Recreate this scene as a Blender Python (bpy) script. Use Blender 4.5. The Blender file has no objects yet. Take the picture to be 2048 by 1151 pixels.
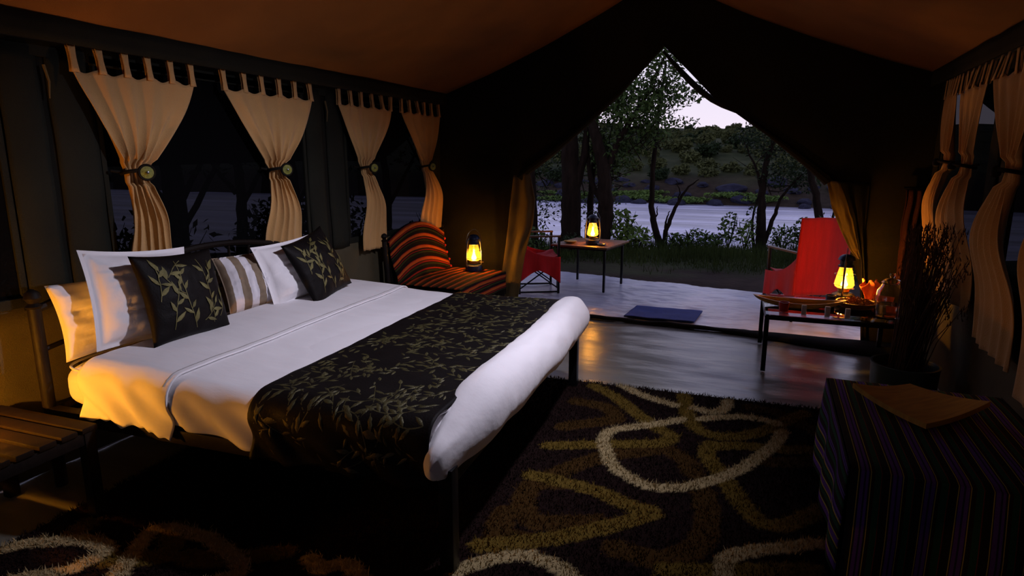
import bpy, bmesh, math, random
import numpy as np
from mathutils import Vector, Matrix, noise
R = math.radians
PI = math.pi
random.seed(7)
rng = np.random.default_rng(7)
S = bpy.context.scene
COL = S.collection

# ---------------------------------------------------------------- camera
cam = bpy.data.cameras.new('camera')
cam.sensor_width = 36.0
cam.lens = 1245.0 / 2048 * 36
cam.clip_end = 600
cam_o = bpy.data.objects.new('camera', cam)
COL.objects.link(cam_o)
cam_o.location = (0, 0, 1.6)
cam_o.rotation_euler = (R(90 - 11.64), 0, R(22.71))
S.camera = cam_o

# ---------------------------------------------------------------- dusk sky
w = bpy.data.worlds.new('dusk_sky')
S.world = w
w.use_nodes = True
nt = w.node_tree
bg = nt.nodes['Background']
tc = nt.nodes.new('ShaderNodeTexCoord')
sp = nt.nodes.new('ShaderNodeSeparateXYZ')
nt.links.new(tc.outputs['Generated'], sp.inputs[0])
cr = nt.nodes.new('ShaderNodeValToRGB')
nt.links.new(sp.outputs['Z'], cr.inputs[0])
e = cr.color_ramp.elements
e[0].position = 0.0
e[0].color = (0.47, 0.41, 0.47, 1)
e[1].position = 0.9
e[1].color = (0.05, 0.058, 0.12, 1)
for p_, c_ in ((0.16, (0.385, 0.365, 0.45, 1)), (0.32, (0.34, 0.335, 0.50, 1)), (0.55, (0.20, 0.205, 0.34, 1))):
    k = e.new(p_)
    k.color = c_
nt.links.new(cr.outputs[0], bg.inputs[0])
bg.inputs[1].default_value = 2.1

# ---------------------------------------------------------------- exposure
vs = S.view_settings
S.display_settings.display_device = 'sRGB'
vs.view_transform = 'Standard'
vs.look = 'None'
vs.exposure = 0.0
vs.gamma = 1.0
vs.use_curve_mapping = False
LANTERN_W = 22.0
SPOT_W = 230.0

# ---------------------------------------------------------------- materials
MATS = {}


def mat(name, col=(.5, .5, .5), rough=.8, metal=0.0, var=0.0, vscale=8.0, bump=0.0, bscale=60.0, attr=False,
        emit=None, estr=0.0, trans=0.0, ior=1.45, sheen=0.0, stretch=None, spec=0.5, coord='Object', col2=None):
    m = bpy.data.materials.new(name)
    m.use_nodes = True
    t = m.node_tree
    b = t.nodes['Principled BSDF']
    b.inputs['Base Color'].default_value = (*col, 1)
    b.inputs['Roughness'].default_value = rough
    b.inputs['Metallic'].default_value = metal
    b.inputs['IOR'].default_value = ior
    b.inputs['Specular IOR Level'].default_value = spec
    b.inputs['Transmission Weight'].default_value = trans
    if sheen:
        b.inputs['Sheen Weight'].default_value = sheen
    if emit:
        b.inputs['Emission Color'].default_value = (*emit, 1)
        b.inputs['Emission Strength'].default_value = estr
    co = t.nodes.new('ShaderNodeTexCoord').outputs[coord]
    if stretch:
        mp = t.nodes.new('ShaderNodeMapping')
        mp.inputs['Scale'].default_value = stretch
        t.links.new(co, mp.inputs[0])
        co = mp.outputs[0]
    base = None
    if attr:
        a = t.nodes.new('ShaderNodeAttribute')
        a.attribute_name = 'Col'
        base = a.outputs['Color']
    if var or col2:
        n = t.nodes.new('ShaderNodeTexNoise')
        n.inputs['Scale'].default_value = vscale
        n.inputs['Detail'].default_value = 5
        t.links.new(co, n.inputs['Vector'])
        mx = t.nodes.new('ShaderNodeMix')
        mx.data_type = 'RGBA'
        rp = t.nodes.new('ShaderNodeValToRGB')
        rp.color_ramp.elements[0].position = .35
        rp.color_ramp.elements[1].position = .65
        t.links.new(n.outputs[0], rp.inputs[0])
        t.links.new(rp.outputs[0], mx.inputs[0])
        if attr:
            mx.blend_type = 'MULTIPLY'
            mx.inputs[0].default_value = 1
            sc = t.nodes.new('ShaderNodeMapRange')
            sc.inputs['To Min'].default_value = 1 - var
            sc.inputs['To Max'].default_value = 1 + var * .3
            t.links.new(n.outputs[0], sc.inputs[0])
            for l in list(mx.inputs[0].links):
                t.links.remove(l)
            t.links.new(base, mx.inputs[6])
            cb = t.nodes.new('ShaderNodeCombineColor')
            for i in range(3):
                t.links.new(sc.outputs[0], cb.inputs[i])
            t.links.new(cb.outputs[0], mx.inputs[7])
        else:
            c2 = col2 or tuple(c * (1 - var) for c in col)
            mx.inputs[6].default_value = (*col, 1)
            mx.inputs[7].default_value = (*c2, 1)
        base = mx.outputs[2]
    if base is not None:
        t.links.new(base, b.inputs['Base Color'])
    if bump:
        n2 = t.nodes.new('ShaderNodeTexNoise')
        n2.inputs['Scale'].default_value = bscale
        n2.inputs['Detail'].default_value = 4
        t.links.new(co, n2.inputs['Vector'])
        bp = t.nodes.new('ShaderNodeBump')
        bp.inputs['Strength'].default_value = bump
        bp.inputs['Distance'].default_value = .02
        t.links.new(n2.outputs[0], bp.inputs['Height'])
        t.links.new(bp.outputs[0], b.inputs['Normal'])
    MATS[name] = m
    return m


def see_through(name, tint, frac, rough=.05, gloss=(1, 1, 1), diffuse=None):
    """thin sheet: part of the light goes straight through, the rest is reflected"""
    m = bpy.data.materials.new(name)
    m.use_nodes = True
    t = m.node_tree
    out = t.nodes['Material Output']
    t.nodes.remove(t.nodes['Principled BSDF'])
    tr = t.nodes.new('ShaderNodeBsdfTransparent')
    tr.inputs[0].default_value = (*tint, 1)
    mx = t.nodes.new('ShaderNodeMixShader')
    if diffuse:
        o = t.nodes.new('ShaderNodeBsdfDiffuse')
        o.inputs[0].default_value = (*diffuse, 1)
        mx.inputs[0].default_value = frac
    else:
        o = t.nodes.new('ShaderNodeBsdfGlossy')
        o.inputs[0].default_value = (*gloss, 1)
        o.inputs['Roughness'].default_value = rough
        fr = t.nodes.new('ShaderNodeFresnel')
        fr.inputs[0].default_value = 1.5
        t.links.new(fr.outputs[0], mx.inputs[0])
    t.links.new(tr.outputs[0], mx.inputs[1])
    t.links.new(o.outputs[0], mx.inputs[2])
    t.links.new(mx.outputs[0], out.inputs[0])
    MATS[name] = m
    return m


mat('canvas_tan', (.25, .108, .024), .9, var=.2, vscale=2.2, bump=.25, bscale=220)
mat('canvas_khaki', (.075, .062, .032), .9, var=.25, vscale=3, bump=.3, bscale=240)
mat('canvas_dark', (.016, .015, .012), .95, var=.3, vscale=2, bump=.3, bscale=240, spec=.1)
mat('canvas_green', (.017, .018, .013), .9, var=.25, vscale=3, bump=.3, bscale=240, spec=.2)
mat('canvas_flap', (.14, .10, .04), .9, var=.25, vscale=4, bump=.3, bscale=220)
mat('floor_pvc', (.17, .165, .13), .27, var=.35, vscale=1.6, bump=.22, bscale=5, stretch=(.7, 2.2, 1), spec=.5)
mat('tarp', (.60, .61, .70), .34, var=.25, vscale=2.5, bump=.35, bscale=9, stretch=(1, 1.6, 1))
mat('wood_dark', (.008, .005, .004), .6, spec=.2, var=.4, vscale=12, bump=.1, bscale=60, stretch=(1, 6, 1))
mat('wood_mid', (.16, .075, .03), .45, var=.4, vscale=9, bump=.1, bscale=70, stretch=(1, 7, 1))
mat('wood_brown', (.014, .007, .003), .7, spec=.15, var=.4, vscale=9, bump=.1, bscale=70, stretch=(7, 1, 1))
mat('maroon_cloth', (.035, .002, .003), .9, var=.3, vscale=6, bump=.3, bscale=90)
mat('wood_honey', (.58, .34, .055), .42, var=.3, vscale=7, bump=.06, bscale=50, stretch=(1, 6, 1))
mat('black_metal', (.012, .012, .014), .38, metal=.6, var=.2, vscale=20)
mat('steel_grey', (.18, .18, .2), .3, metal=.9, var=.15, vscale=30)
mat('blue_enamel', (.018, .035, .09), .35, metal=.3, var=.25, vscale=20)
mat('grey_enamel', (.03, .035, .05), .4, metal=.4, var=.25, vscale=20)
mat('brass', (.55, .38, .10), .3, metal=.9, var=.2, vscale=40)
mat('white_linen', (.80, .78, .80), .85, var=.04, vscale=3, bump=.10, bscale=30, sheen=.2)
mat('white_sheet', (.80, .78, .80), .85, var=.04, vscale=3, bump=.16, bscale=9, stretch=(1, 3, 1), sheen=.2)
mat('thread', (.33, .31, .30), .9, var=.2, vscale=20)
mat('shade_striped_linen', attr=True, rough=.85, var=.08, vscale=4, bump=.1, bscale=30)
mat('runner_black', (.005, .0035, .0035), .6, var=.3, vscale=6, bump=.12, bscale=120, spec=.15)
mat('leaf_thread', (.16, .142, .046), .42, metal=.3, var=.35, vscale=14, bump=.3, bscale=260)
mat('leaf_thread_fine', (.088, .078, .030), .40, metal=.35, var=.4, vscale=14, bump=.3, bscale=260)
mat('curtain_tan', (.56, .33, .125), .9, var=.12, vscale=3, bump=.25, bscale=170, sheen=.2)
mat('strap_black', (.010, .008, .006), .7, spec=.15, var=.2, vscale=30)
mat('bead_green', (.23, .24, .03), .45, var=.4, vscale=60, bump=.3, bscale=180)
mat('blanket', attr=True, rough=.95, var=.25, vscale=40, bump=.5, bscale=190, spec=.1)
mat('kikoy', attr=True, rough=.95, spec=.05, var=.15, vscale=40, bump=.3, bscale=160)
mat('red_cloth', (.62, .007, .007), .85, var=.18, vscale=5, bump=.3, bscale=90, stretch=(5, 5, .6), sheen=.2)
mat('rug_base', (.018, .011, .009), .95, attr=True, spec=.05, var=.3, vscale=60, bump=.5, bscale=140)
mat('rug_pile', attr=True, rough=.95, spec=.05, var=.25, vscale=50)
mat('blue_mat', (.012, .04, .26), .8, var=.2, vscale=12, bump=.4, bscale=240)
mat('pot_glaze', (.05, .085, .075), .35, var=.25, vscale=8)
mat('dry_stem', (.09, .042, .022), .8, var=.4, vscale=20)
mat('soil', (.05, .03, .02), .95, var=.3, vscale=20)
mat('petal', (.42, .17, .05), .8, var=.5, vscale=60)
mat('paper_white', (.72, .72, .74), .8, var=.05, vscale=10)
mat('paper_orange', (.75, .20, .07), .85, var=.15, vscale=25, bump=.15, bscale=30)
mat('ink', (.03, .01, .01), .7, var=.1, vscale=30)
mat('red_glaze', (.45, .02, .02), .35, var=.1, vscale=10)
mat('blue_glaze', (.02, .04, .13), .35, var=.1, vscale=10)
mat('terracotta', (.22, .055, .02), .9, var=.3, vscale=12, bump=.3, bscale=80)
mat('flame', (1, .6, .15), .5, emit=(1, .50, .10), estr=70)
mat('clear_glass', (1, 1, 1), .02, trans=1.0, ior=1.45)
see_through('lamp_glass', (1, .90, .72), .0, rough=.06)
_t = MATS['lamp_glass'].node_tree          # amber translucency mixed in, imitating the flame's bloom across the globe
_o = _t.nodes['Material Output']
_old = _o.inputs[0].links[0].from_socket
_tl = _t.nodes.new('ShaderNodeBsdfTranslucent')
_tl.inputs[0].default_value = (1, .55, .14, 1)
_mx = _t.nodes.new('ShaderNodeMixShader')
_mx.inputs[0].default_value = .13
_t.links.new(_old, _mx.inputs[1])
_t.links.new(_tl.outputs[0], _mx.inputs[2])
_t.links.new(_mx.outputs[0], _o.inputs[0])
see_through('table_glass', (.80, .86, .84), .0, rough=.03)
see_through('net', (.08, .08, .09), .55, diffuse=(.006, .006, .007))
mat('bark', (.020, .013, .009), .95, spec=.1, var=.45, vscale=6, bump=.6, bscale=30, stretch=(3, 3, .6))
mat('leaf_green', (.062, .105, .028), .6, spec=.1, var=.5, vscale=3)
mat('leaf_dark', (.028, .046, .018), .6, spec=.1, var=.5, vscale=2)
mat('leaf_bright', (.11, .18, .04), .6, spec=.1, var=.4, vscale=4)
mat('leaf_olive', (.095, .108, .040), .8, spec=.1, var=.5, vscale=.5)
mat('grass', (.042, .062, .014), .7, spec=.1, var=.45, vscale=1.3)
mat('rock', (.034, .034, .058), .8, spec=.1, var=.45, vscale=1.2, bump=.5, bscale=3)
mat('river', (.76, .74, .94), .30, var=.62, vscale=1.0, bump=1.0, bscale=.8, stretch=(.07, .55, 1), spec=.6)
for _n in MATS['river'].node_tree.nodes:
    if _n.type == 'BUMP':
        _n.inputs['Distance'].default_value = .35


# ground: bare brown soil close to the tent, turf nearer the bank, scrub on the far side
def ground_mat():
    m = mat('ground', (.032, .021, .016), .95, spec=.1, col2=(.050, .033, .024), vscale=3, bump=.6, bscale=14)
    t = m.node_tree
    b = t.nodes['Principled BSDF']
    a = t.nodes.new('ShaderNodeAttribute')
    a.attribute_name = 'Col'
    old = b.inputs['Base Color'].links[0].from_socket
    mx = t.nodes.new('ShaderNodeMix')
    mx.data_type = 'RGBA'
    s = t.nodes.new('ShaderNodeSeparateColor')
    t.links.new(a.outputs['Color'], s.inputs[0])
    t.links.new(s.outputs[0], mx.inputs[0])
    n = t.nodes.new('ShaderNodeTexNoise')
    n.inputs['Scale'].default_value = .6
    r = t.nodes.new('ShaderNodeValToRGB')
    r.color_ramp.elements[0].position = .3
    r.color_ramp.elements[0].color = (.030, .040, .014, 1)
    r.color_ramp.elements[1].position = .7
    r.color_ramp.elements[1].color = (.070, .076, .032, 1)
    t.links.new(t.nodes['Texture Coordinate'].outputs['Object'], n.inputs['Vector'])
    t.links.new(n.outputs[0], r.inputs[0])
    t.links.new(old, mx.inputs[6])
    t.links.new(r.outputs[0], mx.inputs[7])
    t.links.new(mx.outputs[2], b.inputs['Base Color'])


ground_mat()


# ---------------------------------------------------------------- mesh helpers
class MB:
    def __init__(s):
        s.v = []
        s.f = []
        s.c = []      # optional face colours

    def add(s, vs, fs, col=None):
        o = len(s.v)
        s.v += [tuple(p) for p in vs]
        s.f += [tuple(i + o for i in f) for f in fs]
        s.c += [col] * len(fs)
        return s

    def box(s, lo, hi, M=None, bev=0.0):
        x0, y0, z0 = lo
        x1, y1, z1 = hi
        if bev:
            bm = bmesh.new()
            bmesh.ops.create_cube(bm, size=1)
            for q in bm.verts:
                q.co = Vector(((x0 + x1) / 2 + q.co.x * (x1 - x0), (y0 + y1) / 2 + q.co.y * (y1 - y0), (z0 + z1) / 2 + q.co.z * (z1 - z0)))
            bmesh.ops.bevel(bm, geom=bm.edges[:], offset=bev, segments=2, affect='EDGES', profile=.6)
            bm.verts.index_update()
            vs_ = [q.co.copy() for q in bm.verts]
            fs_ = [[q.index for q in f.verts] for f in bm.faces]
            bm.free()
        else:
            vs_ = [Vector(p) for p in ((x0, y0, z0), (x1, y0, z0), (x1, y1, z0), (x0, y1, z0), (x0, y0, z1), (x1, y0, z1), (x1, y1, z1), (x0, y1, z1))]
            fs_ = [(0, 3, 2, 1), (4, 5, 6, 7), (0, 1, 5, 4), (1, 2, 6, 5), (2, 3, 7, 6), (3, 0, 4, 7)]
        if M is not None:
            vs_ = [M @ p for p in vs_]
        return s.add(vs_, fs_)

    def tube(s, pts, rad, n=8, cap=True, sx=1.0):
        pts = [Vector(p) for p in pts]
        m = len(pts)
        rr = rad if isinstance(rad, (list, tuple)) else [rad] * m
        up = None
        vs_ = []
        for i, p in enumerate(pts):
            d = (pts[min(i + 1, m - 1)] - pts[max(i - 1, 0)])
            d = d.normalized() if d.length > 1e-9 else Vector((0, 0, 1))
            if up is None:
                up = Vector((0, 0, 1)) if abs(d.z) < .9 else Vector((1, 0, 0))
            a = d.cross(up)
            a = a.normalized() if a.length > 1e-6 else d.orthogonal().normalized()
            b = a.cross(d).normalized()
            up = b
            for k in range(n):
                t = 2 * PI * k / n
                vs_.append(p + (a * math.cos(t) * sx + b * math.sin(t)) * rr[i])
        fs_ = [(i * n + k, i * n + (k + 1) % n, (i + 1) * n + (k + 1) % n, (i + 1) * n + k) for i in range(m - 1) for k in range(n)]
        if cap:
            fs_ += [tuple(range(n))[::-1], tuple((m - 1) * n + k for k in range(n))]
        return s.add(vs_, fs_)

    def lathe(s, prof, n=20, c=(0, 0, 0), cap=True):
        vs_ = []
        for r_, z_ in prof:
            for k in range(n):
                t = 2 * PI * k / n
                vs_.append((c[0] + r_ * math.cos(t), c[1] + r_ * math.sin(t), c[2] + z_))
        m = len(prof)
        fs_ = [(i * n + k, i * n + (k + 1) % n, (i + 1) * n + (k + 1) % n, (i + 1) * n + k) for i in range(m - 1) for k in range(n)]
        if cap:
            fs_ += [tuple(range(n))[::-1], tuple((m - 1) * n + k for k in range(n))]
        return s.add(vs_, fs_)

    def grid(s, fn, nu, nv, closed_u=False, colfn=None):
        vs_ = [fn(i / nu, j / nv) for j in range(nv + 1) for i in range(nu if closed_u else nu + 1)]
        w_ = nu if closed_u else nu + 1
        o = len(s.v)
        s.v += [tuple(p) for p in vs_]
        for j in range(nv):
            for i in range(nu):
                i2 = (i + 1) % w_
                s.f.append((o + j * w_ + i, o + j * w_ + i2, o + (j + 1) * w_ + i2, o + (j + 1) * w_ + i))
                s.c.append(colfn((i + .5) / nu, (j + .5) / nv) if colfn else None)
        return s

    def poly_prism(s, pts2, axis, a, b):
        """extrude a 2-D outline (concave allowed) along an axis 'y' from a to b: pts are (x,z)"""
        n = len(pts2)
        mk = (lambda p, t: (p[0], t, p[1])) if axis == 'y' else ((lambda p, t: (t, p[0], p[1])) if axis == 'x' else (lambda p, t: (p[0], p[1], t)))
        vs_ = [mk(p, a) for p in pts2] + [mk(p, b) for p in pts2]
        fs_ = [tuple(range(n)), tuple(range(2 * n - 1, n - 1, -1))] + [(i, (i + 1) % n, n + (i + 1) % n, n + i) for i in range(n)]
        return s.add(vs_, fs_)

    def mesh(s, name, m, smooth=True, solid=0.0, ang=40):
        me = bpy.data.meshes.new(name)
        me.from_pydata(s.v, [], s.f)
        if any(c is not None for c in s.c):
            at = me.attributes.new('Col', 'FLOAT_COLOR', 'CORNER')
            buf = []
            for c, f in zip(s.c, s.f):
                c = c or (.5, .5, .5)
                buf += [c[0], c[1], c[2], 1.0] * len(f)
            at.data.foreach_set('color', buf)
        me.materials.append(MATS[m])
        bm = bmesh.new()
        bm.from_mesh(me)
        bmesh.ops.recalc_face_normals(bm, faces=bm.faces[:])
        bm.to_mesh(me)
        bm.free()
        if smooth:
            me.polygons.foreach_set('use_smooth', [True] * len(me.polygons))
            try:
                me.set_sharp_from_angle(angle=R(ang))
            except Exception:
                pass
        me.update()
        return me

    def build(s, name, m, parent=None, smooth=True, loc=None, rot=None, solid=0.0, sub=0, ang=40, stuff=False, label=None):
        o = bpy.data.objects.new(name, s.mesh(name, m, smooth, ang=ang))
        COL.objects.link(o)
        if parent:
            o.parent = parent
        if loc is not None:
            o.location = loc
        if rot is not None:
            o.rotation_euler = rot
        if solid:
            d = o.modifiers.new('thickness', 'SOLIDIFY')
            d.thickness = solid
            d.offset = 0
        if sub:
            d = o.modifiers.new('smooth', 'SUBSURF')
            d.levels = sub
            d.render_levels = sub
        if stuff:
            o['kind'] = 'stuff'
        if label:
            o['label'] = label
        return o


def tag(o, label, cat, group=None):
    o['label'] = label
    o['category'] = cat
    if group:
        o['group'] = group
    return o


def struct(o, label=None):
    o['kind'] = 'structure'
    if label:
        o['label'] = label
    return o


def thing(name, label, cat, loc=(0, 0, 0), rz=0.0, group=None):
    o = bpy.data.objects.new(name, None)
    o.empty_display_size = .1
    COL.objects.link(o)
    o.location = loc
    o.rotation_euler = (0, 0, rz)
    return tag(o, label, cat, group)


def copy_tree(o, parent=None):
    c = o.copy()
    COL.objects.link(c)
    c.parent = parent
    for ch in [k for k in o.children]:
        copy_tree(ch, c)
    return c


def nz(x, y, z=0.0):
    return noise.noise(Vector((x, y, z)))


def sm(a, b, t):
    t = max(0.0, min(1.0, (t - a) / (b - a)))
    return t * t * (3 - 2 * t)


def lerp(a, b, t):
    return a + (b - a) * t


def quick_mesh(name, V, F, m, parent=None, col=None, loc=None, stuff=True, smooth=False):
    """numpy quads/tris -> object"""
    me = bpy.data.meshes.new(name)
    V = np.asarray(V, dtype=np.float32)
    F = np.asarray(F, dtype=np.int32)
    k = F.shape[1]
    me.vertices.add(len(V))
    me.vertices.foreach_set('co', V.ravel())
    me.loops.add(F.size)
    me.loops.foreach_set('vertex_index', F.ravel())
    me.polygons.add(len(F))
    me.polygons.foreach_set('loop_start', np.arange(0, F.size, k, dtype=np.int32))
    if col is not None:
        at = me.attributes.new('Col', 'FLOAT_COLOR', 'POINT')
        at.data.foreach_set('color', np.hstack([col, np.ones((len(V), 1))]).astype(np.float32).ravel())
    me.materials.append(MATS[m])
    me.update(calc_edges=True)
    me.validate()
    if smooth:
        me.polygons.foreach_set('use_smooth', [True] * len(me.polygons))
    o = bpy.data.objects.new(name, me)
    COL.objects.link(o)
    if parent:
        o.parent = parent
    if loc is not None:
        o.location = loc
    if stuff:
        o['kind'] = 'stuff'
    return o


def leaf_quads(C, size, flat=.5, droop=.3):
    """rhombic leaves at the centres C, random directions"""
    n = len(C)
    th = rng.uniform(0, 2 * PI, n)
    el = rng.normal(-droop, .6, n)
    d = np.stack([np.cos(th) * np.cos(el), np.sin(th) * np.cos(el), np.sin(el)], 1)
    r_ = rng.normal(size=(n, 3))
    s_ = np.cross(d, r_)
    s_ /= np.linalg.norm(s_, axis=1)[:, None] + 1e-9
    L = (size * rng.uniform(.6, 1.3, n))[:, None]
    nrm = np.cross(d, s_)
    V = np.stack([C - d * L * .5, C + s_ * L * .22 + nrm * L * .05, C + d * L * .5, C - s_ * L * .22 + nrm * L * .05], 1).reshape(-1, 3)
    F = np.arange(n * 4).reshape(-1, 4)
    return V, F


def blob_points(blobs):
    out = []
    for c, r_, n in blobs:
        p = rng.normal(size=(n, 3))
        p /= np.linalg.norm(p, axis=1)[:, None]
        p *= rng.uniform(.15, 1, (n, 1)) ** .6
        out.append(np.array(c) + p * np.array(r_))
    return np.vstack(out)


# ================================================================= THE TENT
XL, XR, YF, YB = -3.42, 1.19, 6.12, -1.6
EAVE, RX, RZ = 2.25, -1.11, 3.22

# floor sheet, slightly wrinkled
f = MB()
f.grid(lambda u, v: (lerp(XL, XR, u), lerp(YB, YF - .03, v),
                     .010 * nz(lerp(XL, XR, u) * 1.2, lerp(YB, YF, v) * 4.0, 2.0) + .004 * nz(lerp(XL, XR, u) * 5, lerp(YB, YF, v) * 9, 5) - .008), 90, 150)
fl = struct(f.build('floor', 'floor_pvc'), 'shiny olive grey groundsheet floor of the tent')

# roof liner: two sagging slopes
for side in (-1, 1):
    xe = XL - .02 if side < 0 else XR + .02

    def rf(u, v, xe=xe):
        x = lerp(xe, RX, u)
        y = lerp(YB, YF + .02, v)
        z = lerp(EAVE, RZ, u) - .05 * math.sin(PI * u) * (1 + .5 * math.sin(y * 2.1)) + .012 * nz(x * 2, y * 1.3, 4)
        return (x, y, z)
    m = MB()
    m.grid(rf, 24, 60)
    o = m.build('ceiling', 'canvas_tan', solid=.01)
    struct(o, 'tan canvas roof slope of the tent, %s side' % ('bed' if side < 0 else 'glass table'))

# outer fly sheet: overhangs the side walls, shades the windows
for side in (-1, 1):
    xw = XL if side < 0 else XR
    m = MB()
    m.grid(lambda u, v: (xw + side * (.02 + 1.0 * u), lerp(YB - .2, YF + .35, v), EAVE + .10 - .78 * u - .05 * math.sin(PI * u) + .02 * math.sin(v * 9)), 8, 40)
    struct(m.build('trim_%d' % (1 if side < 0 else 2), 'canvas_green', solid=.01), 'green canvas fly sheet reaching out over the side windows')

# ---- left wall: skirting canvas, top band, upright canvas strips, netting windows
wl = MB()
wl.grid(lambda u, v: (XL + .012 * nz(lerp(YB, YF, u) * 3, v * 2, 1), lerp(YB, YF, u), lerp(0, .90, v)), 80, 8)
WL = struct(wl.build('wall_left', 'canvas_khaki', solid=.012), 'khaki canvas side wall behind the bed')
b_ = MB()
b_.box((XL - .005, YB, 2.10), (XL + .02, YF, EAVE + .01))
b_.build('top_band', 'canvas_green', WL)


def strip(y0, y1, parent, X, sgn, m='canvas_green'):
    q = MB()
    q.grid(lambda u, v: (X + sgn * (.012 + .016 * math.sin(u * PI) + .006 * nz(u * 3, v * 5, y0)), lerp(y0, y1, u) + .012 * nz(v * 4, y0 * 3), lerp(.86, 2.14, v)), 8, 20)
    return q.build('canvas_strip', m, parent, solid=.006)


def zipper(y, X, sgn, parent):
    q = MB()
    q.tube([(X + sgn * .035, y, 2.06), (X + sgn * .045, y + .01, 1.98), (X + sgn * .04, y + .005, 1.9)], [.008, .006, .003], 6)
    q.build('zip_cord', 'canvas_flap', parent)


for y0, y1 in ((1.88, 2.07), (2.11, 2.33), (3.98, 4.18), (4.23, 4.45), (5.92, 6.1), (-.3, -.1), (-.06, .14)):
    strip(y0, y1, WL, XL, 1)
for y0, y1 in ((1.85, 2.36), (3.95, 4.48), (-.33, .17), (5.89, 6.12)):
    q = MB()
    q.box((XL - .004, y0, .86), (XL + .004, y1, 2.14))
    q.build('zip_strip', 'canvas_dark', WL)
for y in (2.09, 4.205):
    zipper(y, XL, 1, WL)


def window(n, y0, y1, X, sgn):
    wroot = bpy.data.objects.new('window_%d' % n, None)
    COL.objects.link(wroot)
    wroot.location = (X, (y0 + y1) / 2, .9)
    struct(wroot, 'dark insect netting window in the tent side wall')
    hy = (y1 - y0) / 2
    q = MB()
    q.grid(lambda u, v: (.006 * nz(u * 5, v * 3, n), lerp(-hy, hy, u), lerp(0, 1.2, v)), 20, 10)
    q.build('netting', 'net', wroot)
    for a, b in (((-.008, -hy, -.02), (.02, hy, .03)), ((-.008, -hy, 1.19), (.02, hy, 1.24))):
        k = MB()
        k.box(a, b, bev=.004)
        k.build('hem', 'canvas_green', wroot)
    for yy in (-hy + .005, hy - .035):
        k = MB()
        k.box((-.008, yy, .03), (.014, yy + .03, 1.19), bev=.004)
        k.build('hem', 'canvas_green', wroot)


window(1, .14, 1.88, XL, 1)
window(2, 2.33, 3.98, XL, 1)
window(3, 4.45, 5.92, XL, 1)
# ---- right wall
wr = MB()
wr.grid(lambda u, v: (XR + .012 * nz(lerp(YB, YF, u) * 3, v * 2, 9), lerp(YB, YF, u), lerp(0, .90, v)), 80, 8)
WR = struct(wr.build('wall_right', 'canvas_khaki', solid=.012), 'khaki canvas side wall behind the dry reeds')
b_ = MB()
b_.box((XR - .02, YB, 2.10), (XR + .005, YF, EAVE + .01))
b_.build('top_band', 'canvas_green', WR)
for y0, y1 in ((4.22, 4.42), (4.46, 4.66), (5.95, 6.1), (2.2, 2.4), (2.44, 2.64), (-.3, .14)):
    strip(y0, y1, WR, XR, -1)
for y0, y1 in ((4.19, 4.69), (5.92, 6.12), (2.17, 2.67), (-.33, .17)):
    q = MB()
    q.box((XR - .004, y0, .86), (XR + .004, y1, 2.14))
    q.build('zip_strip', 'canvas_dark', WR)
window(4, 4.66, 5.95, XR, 1)
window(5, 2.64, 4.22, XR, 1)
window(6, .14, 2.2, XR, 1)
# ---- back wall behind the viewer
q = MB()
q.poly_prism([(XL, 0), (XR, 0), (XR, EAVE), (RX, RZ), (XL, EAVE)], 'y', YB - .01, YB)
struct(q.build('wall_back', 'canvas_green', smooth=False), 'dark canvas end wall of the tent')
# ---- front wall with the doorway, two halves
Lp = [(-1.045, 2.605), (-1.44, 2.2), (-1.77, 1.915), (-2.08, 1.67), (-2.36, 1.475), (-2.46, 1.40), (-2.56, .7), (-2.60, 0)]
Rp = [(-1.03, 2.615), (-.80, 2.375), (-.585, 2.155), (-.26, 1.92), (.01, 1.725), (.26, 1.53), (.42, 1.40), (.62, .9), (.78, .4), (.86, 0)]
q = MB()
q.poly_prism([(RX, RZ)] + [(-1.045, 2.62)] + Lp[1:] + [(XL, 0), (XL, EAVE)], 'y', YF, YF + .012)
q.poly_prism([(RX, RZ), (XR, EAVE), (XR, 0)] + Rp[::-1][:-1] + [(-1.045, 2.62)], 'y', YF, YF + .012)
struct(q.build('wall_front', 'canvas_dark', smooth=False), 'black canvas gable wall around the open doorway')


# ---- doorway: gathered flaps and the rolled edge
D = bpy.data.objects.new('door_1', None)
COL.objects.link(D)
D.location = (-.87, YF, 0)
struct(D, 'peaked tent doorway with canvas flaps tied back')


def flap(A, B, folds, depth, seed, m='canvas_flap', name='flap'):
    """cloth between two polylines (x,z) hanging just inside the wall"""
    def at(P_, t):
        t = t * (len(P_) - 1)
        i = min(int(t), len(P_) - 2)
        a, b = P_[i], P_[i + 1]
        return lerp(a[0], b[0], t - i), lerp(a[1], b[1], t - i)

    def fn(u, v):
        a = at(A, v)
        b = at(B, v)
        x, z = lerp(a[0], b[0], u), lerp(a[1], b[1], u)
        y = -.03 - depth * (.5 + .5 * math.sin(u * PI * 2 * folds + v * 1.3 + seed)) * (.4 + .6 * math.sin(PI * min(1, v + .15)))
        y += .012 * nz(u * 4, v * 7, seed)
        return (x + .87, y, z)
    q = MB()
    q.grid(fn, 36, 40)
    return q.build(name, m, D, solid=.005)


flap([(-2.52, 1.44), (-2.56, 1.1), (-2.60, .75), (-2.66, .4), (-2.70, .02)], [(-2.35, 1.47), (-2.29, 1.2), (-2.31, .95), (-2.40, .6), (-2.50, .02)], 1.5, .035, 1)
flap([(.40, 1.43), (.46, 1.2), (.55, 1.0), (.64, .83), (.70, .76)], [(.53, 1.41), (.60, 1.2), (.66, 1.02), (.715, .85), (.735, .755)], 1.5, .03, 2)
flap([(.735, 1.40), (.735, 1.0), (.78, .6), (.85, .02)], [(.50, 1.42), (.63, 1.1), (.72, .78), (.80, .02)], 2, .04, 4, 'canvas_dark')
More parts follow.
